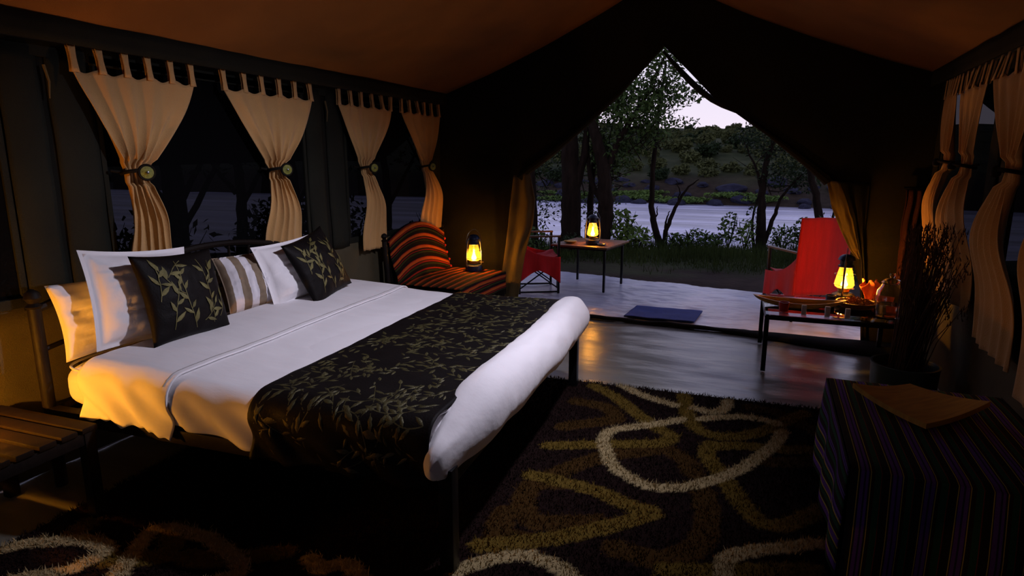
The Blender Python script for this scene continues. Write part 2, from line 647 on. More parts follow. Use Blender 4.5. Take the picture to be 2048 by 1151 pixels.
# soft rolled hems along both slanting edges
for P_, sg in ((Lp[:6], 1), (Rp[3:7], -1)):
    q = MB()
    pts = []
    for i in range(len(P_) - 1):
        for k in range(6):
            t = k / 6
            pts.append((lerp(P_[i][0], P_[i + 1][0], t) + .87, -.02 + .008 * nz(i + t, 3), lerp(P_[i][1], P_[i + 1][1], t) + .02))
    pts.append((P_[-1][0] + .87, -.02, P_[-1][1] + .01))
    q.tube(pts, [.012 + .035 * (i / len(pts)) + .004 * nz(i * .4, 1) for i in range(len(pts))], 8)
    q.build('rolled_hem', 'canvas_dark' if sg < 0 else 'canvas_green', D)
q = MB()
pr = [(-1.06, 2.585), (-.93, 2.44), (-.82, 2.325), (-.71, 2.222), (-.60, 2.14), (-.50, 2.09), (-.38, 2.03)]
q.tube([(a + .87, .05, z) for a, z in pr], [.012, .022, .027, .027, .027, .03, .02], 8)
q.build('flap_roll', 'canvas_dark', D)
# raised canvas lip across the doorway, broadened at right to imitate floor shade
q = MB()


def lip(u, v):
    x = lerp(-2.72, 1.15, u)
    wd = .07 + .34 * sm(.55, 1, u)
    a = v * PI
    return (x, YF - .02 - wd * .5 + wd * .5 * math.cos(a) + .012 * nz(x * 3, 1), .004 + (.030 + .012 * nz(x * 4, 7) + .03 * sm(.6, 1, u)) * math.sin(a) ** .8)


q.grid(lip, 60, 8)
struct(q.build('trim_3', 'canvas_dark'), 'dark raised canvas sill across the doorway, its wide end standing in for floor shade')

# ================================================================= OUTSIDE GROUND AND RIVER
BANK = np.array([(60, 19), (25, 17), (8, 14.2), (-1, 12.6), (-6, 11.4), (-10, 8.6), (-12.5, 4.5), (-14, 0), (-16, -8), (-20, -30)], float)


def bank_sd(P2):
    """signed distance to the bank line, positive towards the river"""
    best = np.full(len(P2), 1e9)
    sgn = np.zeros(len(P2))
    for a, b in zip(BANK[:-1], BANK[1:]):
        ab = b - a
        t = np.clip(((P2 - a) @ ab) / (ab @ ab), 0, 1)
        q_ = a + t[:, None] * ab
        d = np.linalg.norm(P2 - q_, axis=1)
        cr_ = ab[0] * (P2[:, 1] - a[1]) - ab[1] * (P2[:, 0] - a[0])
        up = d < best
        best = np.where(up, d, best)
        sgn = np.where(up, -np.sign(cr_), sgn)
    return best * sgn


def fbm(x, y, s):
    return np.array([noise.fractal(Vector((a * s, b * s, 1.7)), 1.0, 2.0, 4) for a, b in zip(x, y)])


def terrain_z(P2):
    sd = bank_sd(P2)
    z = np.where(sd < 0, 0.0, -2.4 * np.clip(sd / 2.2, 0, 1) ** .8)
    z = z - .10 * np.clip((sd + 1.6) / 1.6, 0, 1)
    return z, sd


def gridmesh(xs, ys):
    X_, Y_ = np.meshgrid(xs, ys)
    P2 = np.stack([X_.ravel(), Y_.ravel()], 1)
    nx, ny = len(xs), len(ys)
    i = np.arange(nx - 1)[None, :] + np.arange(ny - 1)[:, None] * nx
    F = np.stack([i, i + 1, i + 1 + nx, i + nx], -1).reshape(-1, 4)
    return P2, F


P2, F = gridmesh(np.linspace(-26, 40, 150), np.linspace(-12, 24, 90))
z, sd = terrain_z(P2)
nn = fbm(P2[:, 0], P2[:, 1], .9)
inside = (P2[:, 0] > XL - .3) & (P2[:, 0] < XR + .3) & (P2[:, 1] < 8.6) & (P2[:, 1] > YB - .5)
z = z - .03 + np.where(inside, -.04, .05 * nn * np.clip((P2[:, 1] - 8.2) / 2, .3, 1))
turf = np.clip((P2[:, 1] - 8.9 + nn * 1.6) / 1.0, 0, 1) * np.clip((3 - sd) / 2, 0, 1)
turf = np.where(P2[:, 0] < -4.2, np.clip(.6 + nn, 0, 1), turf)
g = quick_mesh('ground', np.column_stack([P2, z]), F, 'ground', col=np.stack([turf] * 3, 1), stuff=False, smooth=True)
struct(g, 'bare brown soil and turf between tent and river')

# far bank and hill
P2, F = gridmesh(np.linspace(-190, 120, 130), np.linspace(44, 190, 80))
nn = fbm(P2[:, 0], P2[:, 1], .05)
n2 = fbm(P2[:, 0] + 90, P2[:, 1], .3)
t = P2[:, 1] - 50 + 2.2 * nn
z = np.where(t < 0, -2.6 + 1.0 * np.exp(np.minimum(t, 0) / 2), -1.6 + 1.9 * np.clip(t / 5, 0, 1) + 6.8 * np.clip((t - 5) / 66, 0, 1) ** .9)
z = z + .25 * n2 + .8 * nn * np.clip(t / 30, 0, 1)
g = quick_mesh('far_hill', np.column_stack([P2, z]), F, 'ground', col=np.stack([np.clip((t - 3) / 4 + n2 * .6, .1, 1)] * 3, 1), stuff=False, smooth=True)
struct(g, 'scrub covered hillside beyond the river')


def far_z(x, y):
    n_ = noise.fractal(Vector((x * .05, y * .05, 1.7)), 1.0, 2.0, 4)
    t_ = y - 50 + 2.2 * n_
    zz = -2.6 + 1.0 * math.exp(min(t_, 0) / 2) if t_ < 0 else -1.6 + 1.9 * min(1, t_ / 5) + 6.8 * max(0, min(1, (t_ - 5) / 66)) ** .9
    return zz + .8 * n_ * max(0, min(1, t_ / 30))


# river: silky, long swells, one standing wave over a sunken rock
P2, F = gridmesh(np.linspace(-190, 120, 260), np.concatenate([np.linspace(-40, 12, 40), np.linspace(12.6, 56, 150)]))
z = -1.75 + .07 * np.array([noise.noise(Vector((a * .12, b * .55, 3))) for a, b in P2])
for cx_, cy_, h_, a_, b_2 in ((-4.0, 27.0, .42, 1.0, .9), (-2.2, 27.4, .30, .9, .8)):
    z += h_ * np.exp(-((P2[:, 0] - cx_) / a_) ** 2 - ((P2[:, 1] - cy_) / b_2) ** 2)
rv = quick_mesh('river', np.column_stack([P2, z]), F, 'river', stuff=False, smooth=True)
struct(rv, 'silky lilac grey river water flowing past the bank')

# ================================================================= BED
BC, BA = (-2.19, 2.93), R(4.2)


def bed_place(o):
    o.location = (BC[0], BC[1], 0)
    o.rotation_euler = (0, 0, BA)
    return o


bed = thing('bed', 'wide double bed with dark arched headboard and square metal legs', 'bed', (BC[0], BC[1], 0), BA)
HL, HW = 1.03, 1.08
for ly in (-HW, HW):
    q = MB()
    q.box((-HL - .03, ly - .025, .355), (HL + .02, ly + .025, .42), bev=.006)
    q.build('side_rail', 'wood_dark', bed)
    q = MB()
    q.box((HL - .02, ly - .03, 0), (HL + .04, ly + .03, .45), bev=.005)
    q.build('leg', 'black_metal', bed)
    q = MB()
    q.tube([(-HL - .06, ly, 0), (-HL - .06, ly, .92)], .028, 10)
    q.lathe([(.028, 0), (.036, .01), (.02, .025), (.036, .05), (.03, .075), (.008, .092)], 12, (-HL - .06, ly, .91))
    q.build('headboard_post', 'wood_dark', bed)
q = MB()
q.box((HL - .02, -HW, .37), (HL + .03, HW, .42), bev=.006)
q.build('foot_rail', 'black_metal', bed)
for zz, hh, r_ in ((.90, .17, .02), (.70, .10, .013)):
    q = MB()
    q.tube([(-HL - .06, lerp(-HW, HW, i / 24), zz + hh * math.sin(PI * i / 24)) for i in range(25)], r_, 8)
    q.build('headboard_rail', 'wood_dark', bed)
for i in range(1, 12):
    ly = lerp(-HW, HW, i / 12)
    q = MB()
    q.tube([(-HL - .06, ly, .38), (-HL - .06, ly, .90 + .17 * math.sin(PI * i / 12))], .009, 6)
    q.build('headboard_spindle', 'wood_dark', bed)
q = MB()
q.box((-HL - .085, -HW, .35), (-HL - .04, HW, .42), bev=.006)
q.build('headboard_rail', 'wood_dark', bed)
for i in range(9):
    lx = lerp(-HL + .08, HL - .1, i / 8)
    q = MB()
    q.box((lx - .04, -HW + .02, .37), (lx + .04, HW - .02, .395))
    q.build('slat', 'wood_dark', bed)


# mattress with fitted sheet, bulging sides
def rbox_fn(hx, hy, z0, z1, e_=.22, bul=0.0):
    """superellipsoid-like rounded slab"""
    def sg(c, p):
        return math.copysign(abs(c) ** p, c)

    def fn(u, v):
        a = 2 * PI * u
        b = -PI / 2 + PI * v
        cx = sg(math.cos(a), e_)
        cy = sg(math.sin(a), e_)
        r_ = abs(math.cos(b)) ** .16
        zz = sg(math.sin(b), .55)
        return (hx * cx * r_ * (1 + bul * nz(a * 3, b)), hy * cy * r_, (z0 + z1) / 2 + (z1 - z0) / 2 * zz)
    return fn


q = MB()
q.grid(rbox_fn(HL + .005, HW - .005, .397, .635, .14), 120, 26, True)
q.v = [(p[0] - .03, p[1], p[2]) for p in q.v]
mt = q.build('mattress', 'white_linen', ang=80)
bed_place(mt)
tag(mt, 'thick mattress in a white fitted sheet on the bed', 'mattress')
q = MB()
q.tube([((HL - .006) * math.copysign(abs(math.cos(a)) ** .16, math.cos(a)), (HW - .012) * math.copysign(abs(math.sin(a)) ** .16, math.sin(a)), .615)
        for a in [2 * PI * i / 160 for i in range(161)]], .006, 6, cap=False)
q.v = [(p[0] - .03, p[1], p[2]) for p in q.v]
q.build('piping', 'white_linen', mt)


def bed_surf(lx, d, off, zt=.662, r_=.07, hw=1.095):
    """point on the made bed: d runs across the bed along the cloth"""
    zt -= .048 * sm(-.7, .3, lx)
    s_ = 1 if d >= 0 else -1
    a = abs(d)
    fl_ = hw - r_
    arc = r_ * PI / 2
    if a < fl_:
        y, z, ny, nz_ = a, zt, 0, 1
    elif a < fl_ + arc:
        t_ = (a - fl_) / r_
        y, z, ny, nz_ = fl_ + r_ * math.sin(t_), zt - r_ + r_ * math.cos(t_), math.sin(t_), math.cos(t_)
    else:
        y, z, ny, nz_ = hw, zt - r_ - (a - fl_ - arc), 1, 0
    hang = sm(fl_, fl_ + arc, a)
    wv = .010 * nz(lx * 2.2, d * 1.6, 3) * (1 - hang) + .004 * nz(lx * 6, d * 9, 8)
    wv += hang * (.018 * math.sin((lx * 1.0 - (a - fl_) * 1.2) * 26 + 2.5 * nz(lx * 4, 2)) * sm(fl_, fl_ + .25, a) + .012)
    o_ = off + wv
    return Vector((lx, s_ * (y + ny * o_), z + nz_ * o_))


FL = 1.095 - .07 + .07 * PI / 2     # |d| where the cloth starts to hang


def cloth_on_bed(x0, x1, hang_near, hang_far, off, nu=70, nv=150, seed=0.0):
    def fn(u, v):
        lx = lerp(x0, x1, u)
        hn = hang_near(lx) if callable(hang_near) else hang_near
        d = lerp(-(FL + hn), FL + hang_far, v)
        p_ = bed_surf(lx, d, off)
        p_.x += .012 * nz(d * 1.5, seed, u * 3)
        return p_
    q_ = MB()
    q_.grid(fn, nu, nv)
    return q_


dv = cloth_on_bed(-.72, .97, lambda x: .13 + .02 * nz(x * 4, 5) + .02 * sm(-.2, .6, x), .16, .006, 110, 190).build('duvet', 'white_sheet', solid=.010)
bed_place(dv)
tag(dv, 'white duvet spread over the bed with a plump rolled foot end', 'duvet')
# plump rolled end over the foot of the bed
q = MB()


def roll(u, v):
    ly = lerp(-1.18, 1.11, v)
    t0 = sm(0, .26, v)
    end = math.sqrt(max(0.0, 1 - ((.035 - v) / .035) ** 2)) if v < .035 else (math.sqrt(max(0.0, 1 - ((v - .95) / .05) ** 2)) if v > .95 else 1.0)
    s_ = max(.004, end)
    a = 2 * PI * u
    hz = .142 * s_ * (.52 + .48 * math.sin(t0 * PI / 2)) * (1 + .05 * nz(v * 5, 2))
    hx = .13 * s_ * (.38 + .62 * math.sin(t0 * PI / 2)) * (1 + .06 * nz(v * 4, 6))
    cz = lerp(.480, .540, t0) - .004 * v + .008 * math.sin(v * 7)
    k = (.008 * nz(math.cos(a) * 1.5, ly * 4, 4 + math.sin(a)) + .004 * nz(math.cos(a) * 4, ly * 12, 9)) * s_
    return (1.03 + .01 * nz(ly * 2, 1) + (hx + k) * math.cos(a) - .02 * (1 - t0), ly, cz + (hz + k) * math.sin(a))


q.grid(roll, 40, 110, True)
q.build('rolled_foot_end', 'white_linen', dv, ang=180)
# turned-down top sheet at the head end with a stitched hem
ts = cloth_on_bed(-.80, -.27, lambda x: .175 + .035 * nz(x * 9, 1) + .006 * math.sin(x * 90), .10, .020, 60, 170, 4).build('top_sheet', 'white_sheet', solid=.008)
bed_place(ts)
tag(ts, 'white top sheet turned down below the pillows', 'sheet')
q = MB()
q.tube([tuple(bed_surf(-.30 + .004 * nz(d, 3), d, .0255)) for d in [lerp(-1.10, 1.02, i / 90) for i in range(91)]], .0022, 5)
q.build('hem_stitch', 'thread', ts)
# dark runner with gold leaves
rn = cloth_on_bed(.17, .985, lambda x: .17 + .015 * nz(x * 5, 2), .2, .028, 60, 200, 7).build('bed_runner', 'runner_black', solid=.007)
bed_place(rn)
tag(rn, 'black bed runner woven with gold leaf sprigs across the bed', 'runner')


# ---- leaf embroidery on any surface: surf(a, b, lift) -> Vector
def sprig(q, surf, a0, b0, ang, length, leaf, n=7, curve=.8, inside=lambda a, b: True, stem=.003):
    pts = []
    a, b, t_ = a0, b0, ang
    st = 14
    for i in range(st + 1):
        pts.append((a, b, t_))
        a += math.cos(t_) * length / st
        b += math.sin(t_) * length / st
        t_ += curve / st
    for i in range(st):
        (x0, y0, t0), (x1, y1, t1) = pts[i], pts[i + 1]
        if not (inside(x0, y0) and inside(x1, y1)):
            continue
        vs_ = [surf(x0 - math.sin(t0) * stem, y0 + math.cos(t0) * stem, .004), surf(x0 + math.sin(t0) * stem, y0 - math.cos(t0) * stem, .004),
               surf(x1 + math.sin(t1) * stem, y1 - math.cos(t1) * stem, .004), surf(x1 - math.sin(t1) * stem, y1 + math.cos(t1) * stem, .004)]
        q.add(vs_, [(0, 1, 2, 3)])
    for k in range(n):
        i = min(st, int((k + .8) / n * st))
        x, y, t_ = pts[i]
        sd_ = 1 if k % 2 else -1
        la = t_ + sd_ * random.uniform(.45, .85) if k < n - 1 else t_
        L = leaf * random.uniform(.75, 1.15)
        W = L * random.uniform(.14, .19)
        ca, sa = math.cos(la), math.sin(la)
        P_ = [(0, 0, .004), (.3, .85, .004), (.3, 0, .0075), (.3, -.85, .004), (.6, .8, .004), (.6, 0, .008), (.6, -.8, .004), (1, 0, .004)]
        W3 = []
        ok = True
        for l_, w_, h_ in P_:
            px = x + ca * L * l_ - sa * W * w_
            py = y + sa * L * l_ + ca * W * w_
            if not inside(px, py):
                ok = False
                break
            W3.append(surf(px, py, h_))
        if ok:
            q.add(W3, [(0, 1, 2), (0, 2, 3), (1, 4, 5, 2), (2, 5, 6, 3), (4, 7, 5), (5, 7, 6)])


q = MB()
rs = lambda a, b, h: bed_surf(a, b, .0275 + h)
rin = lambda a, b: .185 < a < .96 and -FL - .15 < b < 1.2
for i in range(8):
    for j in range(23):
        sprig(q, rs, .16 + i * .118 + random.uniform(-.06, .06), -1.29 + j * .111 + random.uniform(-.05, .05), random.uniform(0, 2 * PI), random.uniform(.18, .30), .058, random.randint(4, 6), random.uniform(-2.2, 2.2), rin, .0018)
o = q.build('leaf_embroidery', 'leaf_thread_fine', rn, ang=60, stuff=True)


# ---- pillows and cushions
def pillow_surf(w_, h_, t_, pinch=.07, flange=0.0, seed=0.0, soft=.62, wr=1.0):
    def fn(u, v, side, lift=0.0):
        # u,v in -1..1 ; side +1 front, -1 back
        uu, vv = u, v
        y = w_ / 2 * uu * (1 - pinch * (1 - vv * vv))
        z = h_ / 2 * vv * (1 - pinch * (1 - uu * uu))
        k = max(0.0, (1 - abs(u / (1 - flange)) ** 2.2)) * max(0.0, (1 - abs(v / (1 - flange)) ** 2.2))
        x = t_ / 2 * k ** soft
        cr_ = wr * (.010 * nz(u * 2.5 + seed, v * 2.5, side) + .006 * nz(u * 3 + seed, v * 11, 4 + side) + .004 * nz(u * 12, v * 4, seed))
        x += cr_ * min(1, k * 3)
        return Vector((side * (x + .003) + side * lift, y, z + h_ / 2))
    return fn


def pillow(name, fn, m, n=30, colfn=None):
    q_ = MB()
    for sd_ in (1, -1):
        q_.grid(lambda a, b, sd_=sd_: fn(a * 2 - 1, b * 2 - 1, sd_), n, n, colfn=colfn)
    bm = bmesh.new()
    o_ = q_.build(name, m, ang=180)
    bm.from_mesh(o_.data)
    bmesh.ops.remove_doubles(bm, verts=bm.verts[:], dist=.0075)
    bmesh.ops.recalc_face_normals(bm, faces=bm.faces[:])
    bm.to_mesh(o_.data)
    bm.free()
    return o_


def place(o_, loc, tilt, yaw, rl=0.0):
    o_.location = loc
    o_.rotation_euler = (R(rl), R(-tilt), R(yaw))
    return o_


o = place(pillow('pillow', pillow_surf(.66, .38, .17, seed=1, wr=2.2), 'white_linen'), (-3.10, 2.15, .640), 12, 1)
tag(o, 'plain white pillow leaning on the headboard, lit amber by the lamp', 'pillow', 'pillows on the bed')
o = place(pillow('pillow', pillow_surf(.62, .50, .22, flange=.08, seed=2, wr=2.2), 'white_linen'), (-2.97, 2.19, .660), 13, 4, -6)
tag(o, 'large white pillow with flat pointed corners between plain pillow and black cushion', 'pillow', 'pillows on the bed')


def stripes(u, v):  # shade cast on the white pillow, painted as beige bands
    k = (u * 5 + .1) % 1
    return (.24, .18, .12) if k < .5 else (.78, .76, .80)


o = place(pillow('pillow', pillow_surf(.50, .38, .16, flange=.05, seed=5, wr=1.6), 'shade_striped_linen', 50, stripes), (-3.00, 3.04, .66), 22, -20, 4)
tag(o, 'white pillow with cast shade painted as wide beige stripes beside the far black cushion', 'pillow', 'pillows on the bed')
o = place(pillow('pillow', pillow_surf(.58, .43, .18, flange=.07, seed=8, wr=2.2), 'white_linen'), (-2.90, 3.30, .667), 20, -4, 4)
tag(o, 'white pillow with a pointed corner sticking up behind a black cushion', 'pillow', 'pillows on the bed')
for loc, tl, yw, rl, lab in (((-2.79, 2.30, .672), 16, 4, -3, 'black square cushion with gold leaf sprigs propped on the flat-cornered white pillow'),
                             ((-2.78, 3.45, .672), 24, 6, 10, 'black square cushion with gold leaf sprigs beside the pillow with painted shade stripes')):
    fn = pillow_surf(.51, .47, .15, pinch=.08, seed=loc[1])
    o = place(pillow('cushion', fn, 'runner_black'), loc, tl, yw, rl)
    tag(o, lab, 'cushion', 'leaf cushions on the bed')
    q = MB()
    cs = lambda a, b, h, fn=fn: fn(a / .255, b / .235, 1, h)
    cin = lambda a, b: abs(a) < .235 and abs(b) < .215
    for a0, b0, an, L, cv in ((-.01, -.20, 1.9, .40, -.5), (.11, -.19, 1.5, .38, .25), (-.15, -.18, 1.45, .26, -.4), (-.06, .0, 2.5, .19, -.7), (.10, .02, .8, .17, .7), (-.13, .10, .9, .15, -.5), (.16, -.16, .9, .12, .6), (-.20, -.02, 1.3, .20, .3), (.04, -.17, .5, .14, .5)):
        sprig(q, cs, a0, b0, an, L, .075, max(4, int(L / .05)), cv, cin, .002)
    q.build('leaf_embroidery', 'leaf_thread', o, ang=60, stuff=True)

# ================================================================= CURTAINS
TOPZ = 2.06


def curtain(X, sgn, y0, y1, yt, yb0, yb1, zb, folds, seed, label, bulge=.05, tie_z=1.53, ntab=6):
    """sgn +1: hangs on the left wall (faces +x), -1: right wall"""
    root = thing('curtain', label, 'curtain', (X, (y0 + y1) / 2, zb), 0, 'tab-top curtains along the side walls')
    cy = (y0 + y1) / 2

    def fn(u, v):
        z_ = lerp(TOPZ, zb, v)
        vt = (TOPZ - tie_z) / (TOPZ - zb)
        if v < vt:
            t_ = v / vt
            k = t_ ** 1.15
            a, b = lerp(y0, yt - .045, k), lerp(y1, yt + .045, k)
            bow = .035 * math.sin(PI * t_)
            a, b = a + bow * .3, b + bow
            wid = 1 - k
        else:
            t_ = (v - vt) / (1 - vt)
            k = math.sin(min(1, t_ * 1.25) * PI / 2)
            a, b = lerp(yt - .045, yb0, k), lerp(yt + .045, yb1, k)
            wid = .45 * k
        dens = 1 - wid
        ph = u * folds * 2 * PI + seed
        x = .03 + (.004 + .022 * dens ** 1.6) * math.sin(ph + .9 * math.sin(v * 3 + seed) + 1.5 * nz(u * 2, v, seed)) + .014 * nz(u * 7, v * 1.5, seed + 3) + .030 * nz(u * 2.5, v * 1.6, seed) * (1.2 - dens)
        x += bulge * math.exp(-((v - vt - .22) / .16) ** 2) + .02
        if abs(v - vt) < .05:
            x *= .75
        yy = lerp(a, b, u) + .012 * math.cos(ph) * dens + .01 * nz(v * 6, u * 3, seed)
        if v == 0:
            pass
        zz = z_ - (.022 * math.sin(u * (ntab - 1) * PI) ** 2) * max(0, 1 - v * 6)
        zz += .02 * nz(u * 4, seed) * v
        return (sgn * x, yy - cy, zz - zb)
    q_ = MB()
    q_.grid(fn, 110, 56)
    q_.build('cloth', 'curtain_tan', root, solid=.004, ang=180)
    for k in range(ntab):
        u = (k + .12) / (ntab - .76)
        px, py, pz = fn(min(1, u), 0)
        dy = .02 * nz(k * 3.3, seed)
        ty = py + dy * .8
        tb = MB()
        for s2 in (-.008, .010):
            tb.grid(lambda a, b: (px * (1 - b) + (.035 * sgn) * b + s2, lerp(py, ty, b) + (a - .5) * .042 * (1 - .25 * math.sin(b * PI)), lerp(pz - .02, TOPZ + .115 - zb, b)), 3, 6)
        tb.build('tab', 'curtain_tan', root, solid=.003)
    # strap
    zt = tie_z - zb
    q_ = MB()
    q_.tube([(sgn * (.055 + .062 * math.cos(a)), yt - cy + .072 * math.sin(a), zt + .012 * math.cos(a)) for a in [2 * PI * i / 20 for i in range(21)]], .012, 6, cap=False)
    q_.tube([(sgn * .03, yt - cy - .06, zt), (sgn * .004, yt - cy - .11, zt + .01)], .008, 6)
    q_.build('tieback_strap', 'strap_black', root)
    if sgn < 0:
        q_ = MB()
        q_.lathe([(.006, -.03), (.022, -.02), (.026, 0), (.020, .02), (.006, .03)], 10, (-.12, yt - cy, zt))
        q_.build('tieback_knot', 'strap_black', root)
        return root
    md = MB()
    M = Matrix.Translation((sgn * .128, yt - cy + .01, zt)) @ Matrix.Rotation(R(-22) if sgn > 0 else R(22), 4, 'Z') @ Matrix.Rotation(R(90) * sgn, 4, 'Y')
    md.lathe([(.036, -.006), (.046, -.003), (.048, .004), (.043, .012), (.036, .010), (.001, .010)], 24)
    md.v = [tuple(M @ Vector(p)) for p in md.v]
    mo = md.build('medallion', 'strap_black', root)
    md = MB()
    md.lathe([(.034, .009), (.034, .014), (.016, .016), (.010, .020), (.001, .022)], 20)
    md.v = [tuple(M @ Vector(p)) for p in md.v]
    md.build('bead_disc', 'bead_green', mo)
    md = MB()
    md.lathe([(.008, .020), (.007, .028), (.001, .030)], 10)
    md.v = [tuple(M @ Vector(p)) for p in md.v]
    md.build('stud', 'steel_grey', mo)
    return root


CX = XL + .035
curtain(CX, 1, 2.19, 2.93, 2.47, 2.36, 2.63, .84, 5, 1.0, 'tan tab-top curtain hanging behind the flat-cornered white pillow')
curtain(CX, 1, 3.14, 4.00, 3.57, 3.39, 3.77, .84, 5, 3.1, 'tan tab-top curtain hanging behind the pillow with painted shade stripes')
curtain(CX, 1, 4.31, 5.10, 4.64, 4.54, 4.90, .80, 5, 5.2, 'tan tab-top curtain between canvas strip and settee post')
curtain(CX, 1, 5.25, 5.99, 5.66, 5.54, 5.92, .88, 4, 7.7, 'tan tab-top curtain glowing orange above the striped settee')
CR = XR - .035
curtain(CR, -1, 5.32, 5.70, 5.30, 5.28, 5.70, .82, 4, 2.0, 'tan tab-top curtain by the added dark red cloth, its hem lit orange', .05, 1.58)
curtain(CR, -1, 4.60, 5.26, 4.86, 4.42, 5.28, .70, 5, 4.4, 'tan tab-top curtain hanging behind the dry reeds', .06, 1.56)
curtain(CR, -1, 3.80, 4.44, 3.95, 3.56, 4.22, .60, 5, 6.6, 'tan tab-top curtain with a puffed lower end by the reed pot', .08, 1.54)
curtain(CR, -1, 2.85, 3.60, 3.20, 2.85, 3.46, .52, 4, 9.1, 'long tan tab-top curtain beside the striped cloth', .08, 1.54)
for X, lab in ((CX + .035, 'thin dark curtain rod above the bed'), (CR - .035, 'thin dark curtain rod above the reeds')):
    q = MB()
    q.tube([(X, -1.0, TOPZ + .115), (X, 6.09, TOPZ + .115)], .011, 8)
    tag(q.build('curtain_rod', 'black_metal'), lab, 'curtain rod')
# dark valance hiding the rods
for X, sg in ((XL, 1), (XR, -1)):
    q = MB()
    q.grid(lambda u, v: (X + sg * (.105 + .01 * nz(u * 30, v)), lerp(YB + .05, YF - .02, u), lerp(EAVE + .035, 2.165, v)), 120, 3)
    struct(q.build('trim_%d' % (4 if sg > 0 else 5), 'canvas_green', solid=.008), 'dark canvas valance along the eave')


# ================================================================= LANTERNS
def lantern(loc, rz, label, body='blue_enamel', power=1.0, s=1.0):
    t = thing('hurricane_lantern', label, 'lantern', loc, rz, 'lit hurricane lanterns')
    t.scale = (s, s, s)
    q_ = MB()
    q_.lathe([(.062, 0), (.078, .006), (.080, .03), (.076, .052), (.055, .064), (.030, .068)], 28)
    q_.build('oil_tank', body, t)
    q_ = MB()
    q_.lathe([(.030, .066), (.040, .072), (.042, .09), (.047, .094), (.047, .102), (.03, .104)], 24)
    q_.build('burner', 'brass', t)
    q_ = MB()
    q_.lathe([(.042, .100), (.060, .108), (.066, .122), (.064, .145), (.057, .18), (.048, .22), (.041, .252)], 30, cap=False)
    q_.build('glass_globe', 'lamp_glass', t)
    q_ = MB()
    q_.lathe([(.010, .108), (.022, .114), (.024, .124), (.015, .145), (.008, .165), (.005, .185), (.0008, .205)], 14)
    q_.build('flame', 'flame', t)
    q_ = MB()
    q_.lathe([(.040, .250), (.052, .256), (.052, .268), (.042, .272), (.042, .300), (.058, .308), (.050, .330), (.028, .345), (.001, .350)], 26)
    q_.build('cap', body, t)
    for sx in (-1, 1):
        q_ = MB()
        q_.tube([(sx * .070, 0, .035), (sx * .086, 0, .06), (sx * .088, 0, .15), (sx * .078, 0, .25), (sx * .066, 0, .30), (sx * .045, 0, .318)], .0075, 8)
        q_.build('side_tube', 'steel_grey', t)
    q_ = MB()
    q_.tube([(.085 * math.cos(a), 0, .27 + .125 * math.sin(a)) for a in [PI * i / 18 for i in range(19)]], .0022, 6)
    q_.build('handle', 'steel_grey', t)
    for zz in (.125, .20):
        q_ = MB()
        q_.tube([(.070 * math.cos(a), .070 * math.sin(a), zz) for a in [2 * PI * i / 24 for i in range(25)]], .0016, 5, cap=False)
        q_.build('wire_guard', 'steel_grey', t)
    q_ = MB()
    q_.tube([(.035, -.03, .085), (.06, -.055, .085)], .002, 5)
    q_.lathe([(.009, -.002), (.009, .002)], 10, (.062, -.057, .085))
    q_.build('wick_knob', 'brass', t)
    l = bpy.data.lights.new('lantern_light', 'POINT')
    l.energy = LANTERN_W * power
    l.color = (1, .41, .035)
    l.shadow_soft_size = .018
    lo = bpy.data.objects.new('lantern_light', l)
    COL.objects.link(lo)
    lo.parent = t
    lo.location = (0, 0, .152)
    return t


# ================================================================= BEDSIDE TABLE (near side) WITH ITS LAMP
bt = thing('bedside_table', 'low slatted wooden bedside table beside the pillow end', 'table', (-3.0, 1.36, 0), R(3))
for i in range(7):
    yy = -.27 + i * .09
    q = MB()
    q.box((-.33, yy - .035, .425), (.31, yy + .035, .45), bev=.004)
    q.build('slat', 'wood_brown', bt)
for sx in (-.30, .28):
    q = MB()
    q.box((sx - .02, -.30, .37), (sx + .02, .30, .425), bev=.004)
    q.build('apron', 'wood_dark', bt)
    for sy in (-.27, .27):
        q = MB()
        q.box((sx - .025, sy - .025, 0), (sx + .025, sy + .025, .425), bev=.004)
        q.build('leg', 'wood_dark', bt)
lantern((-3.06, 1.17, .451), R(30), 'lit hurricane lantern on the slatted bedside table', power=7.5)

# ================================================================= SETTEE WITH STRIPED BLANKET
st = thing('settee', 'low dark wooden settee with arched back and knobbed posts against the tent wall', 'settee', (-2.93, 5.42, 0), 0)
SX0, SX1, SY0, SY1 = -.37, .36, -.60, .56      # local: back at -x, near end at -y
for yy in (SY0 + .03, SY1 - .03):
    q = MB()
    q.tube([(SX0, yy, 0), (SX0 + .01, yy, .45), (SX0 - .02, yy, .86)], .026, 10)
    q.lathe([(.026, 0), (.034, .01), (.018, .024), (.033, .045), (.026, .066), (.006, .08)], 12, (SX0 - .02, yy, .855))
    q.build('back_post', 'wood_dark', st)
    q = MB()
    q.tube([(SX1 - .03, yy, 0), (SX1 - .03, yy, .42)], .024, 10)
    q.build('leg', 'wood_dark', st)
q = MB()
q.tube([(SX0 - .015, lerp(SY0 + .03, SY1 - .03, i / 20), .76 + .18 * math.sin(PI * i / 20)) for i in range(21)], .018, 8)
q.build('arched_rail', 'wood_dark', st)
for i in range(5):
    yy = lerp(SY0 + .12, SY1 - .12, i / 4)
    q = MB()
    q.box((SX0 - .012, yy - .03, .42), (SX0 + .008, yy + .03, .80))
    q.build('back_slat', 'wood_dark', st)
q = MB()
q.box((SX0 - .01, SY0, .36), (SX1, SY1, .425), bev=.006)
q.build('seat', 'wood_dark', st)

BLK, ORG, RED, GRN, DRK = (.008, .006, .006), (.40, .085, .018), (.22, .018, .012), (.03, .038, .012), (.03, .010, .008)
SEQ = [(BLK, .040), (RED, .010), (ORG, .030), (DRK, .012), (RED, .012), (BLK, .014), (GRN, .016)]
SLEN = sum(x[1] for x in SEQ)


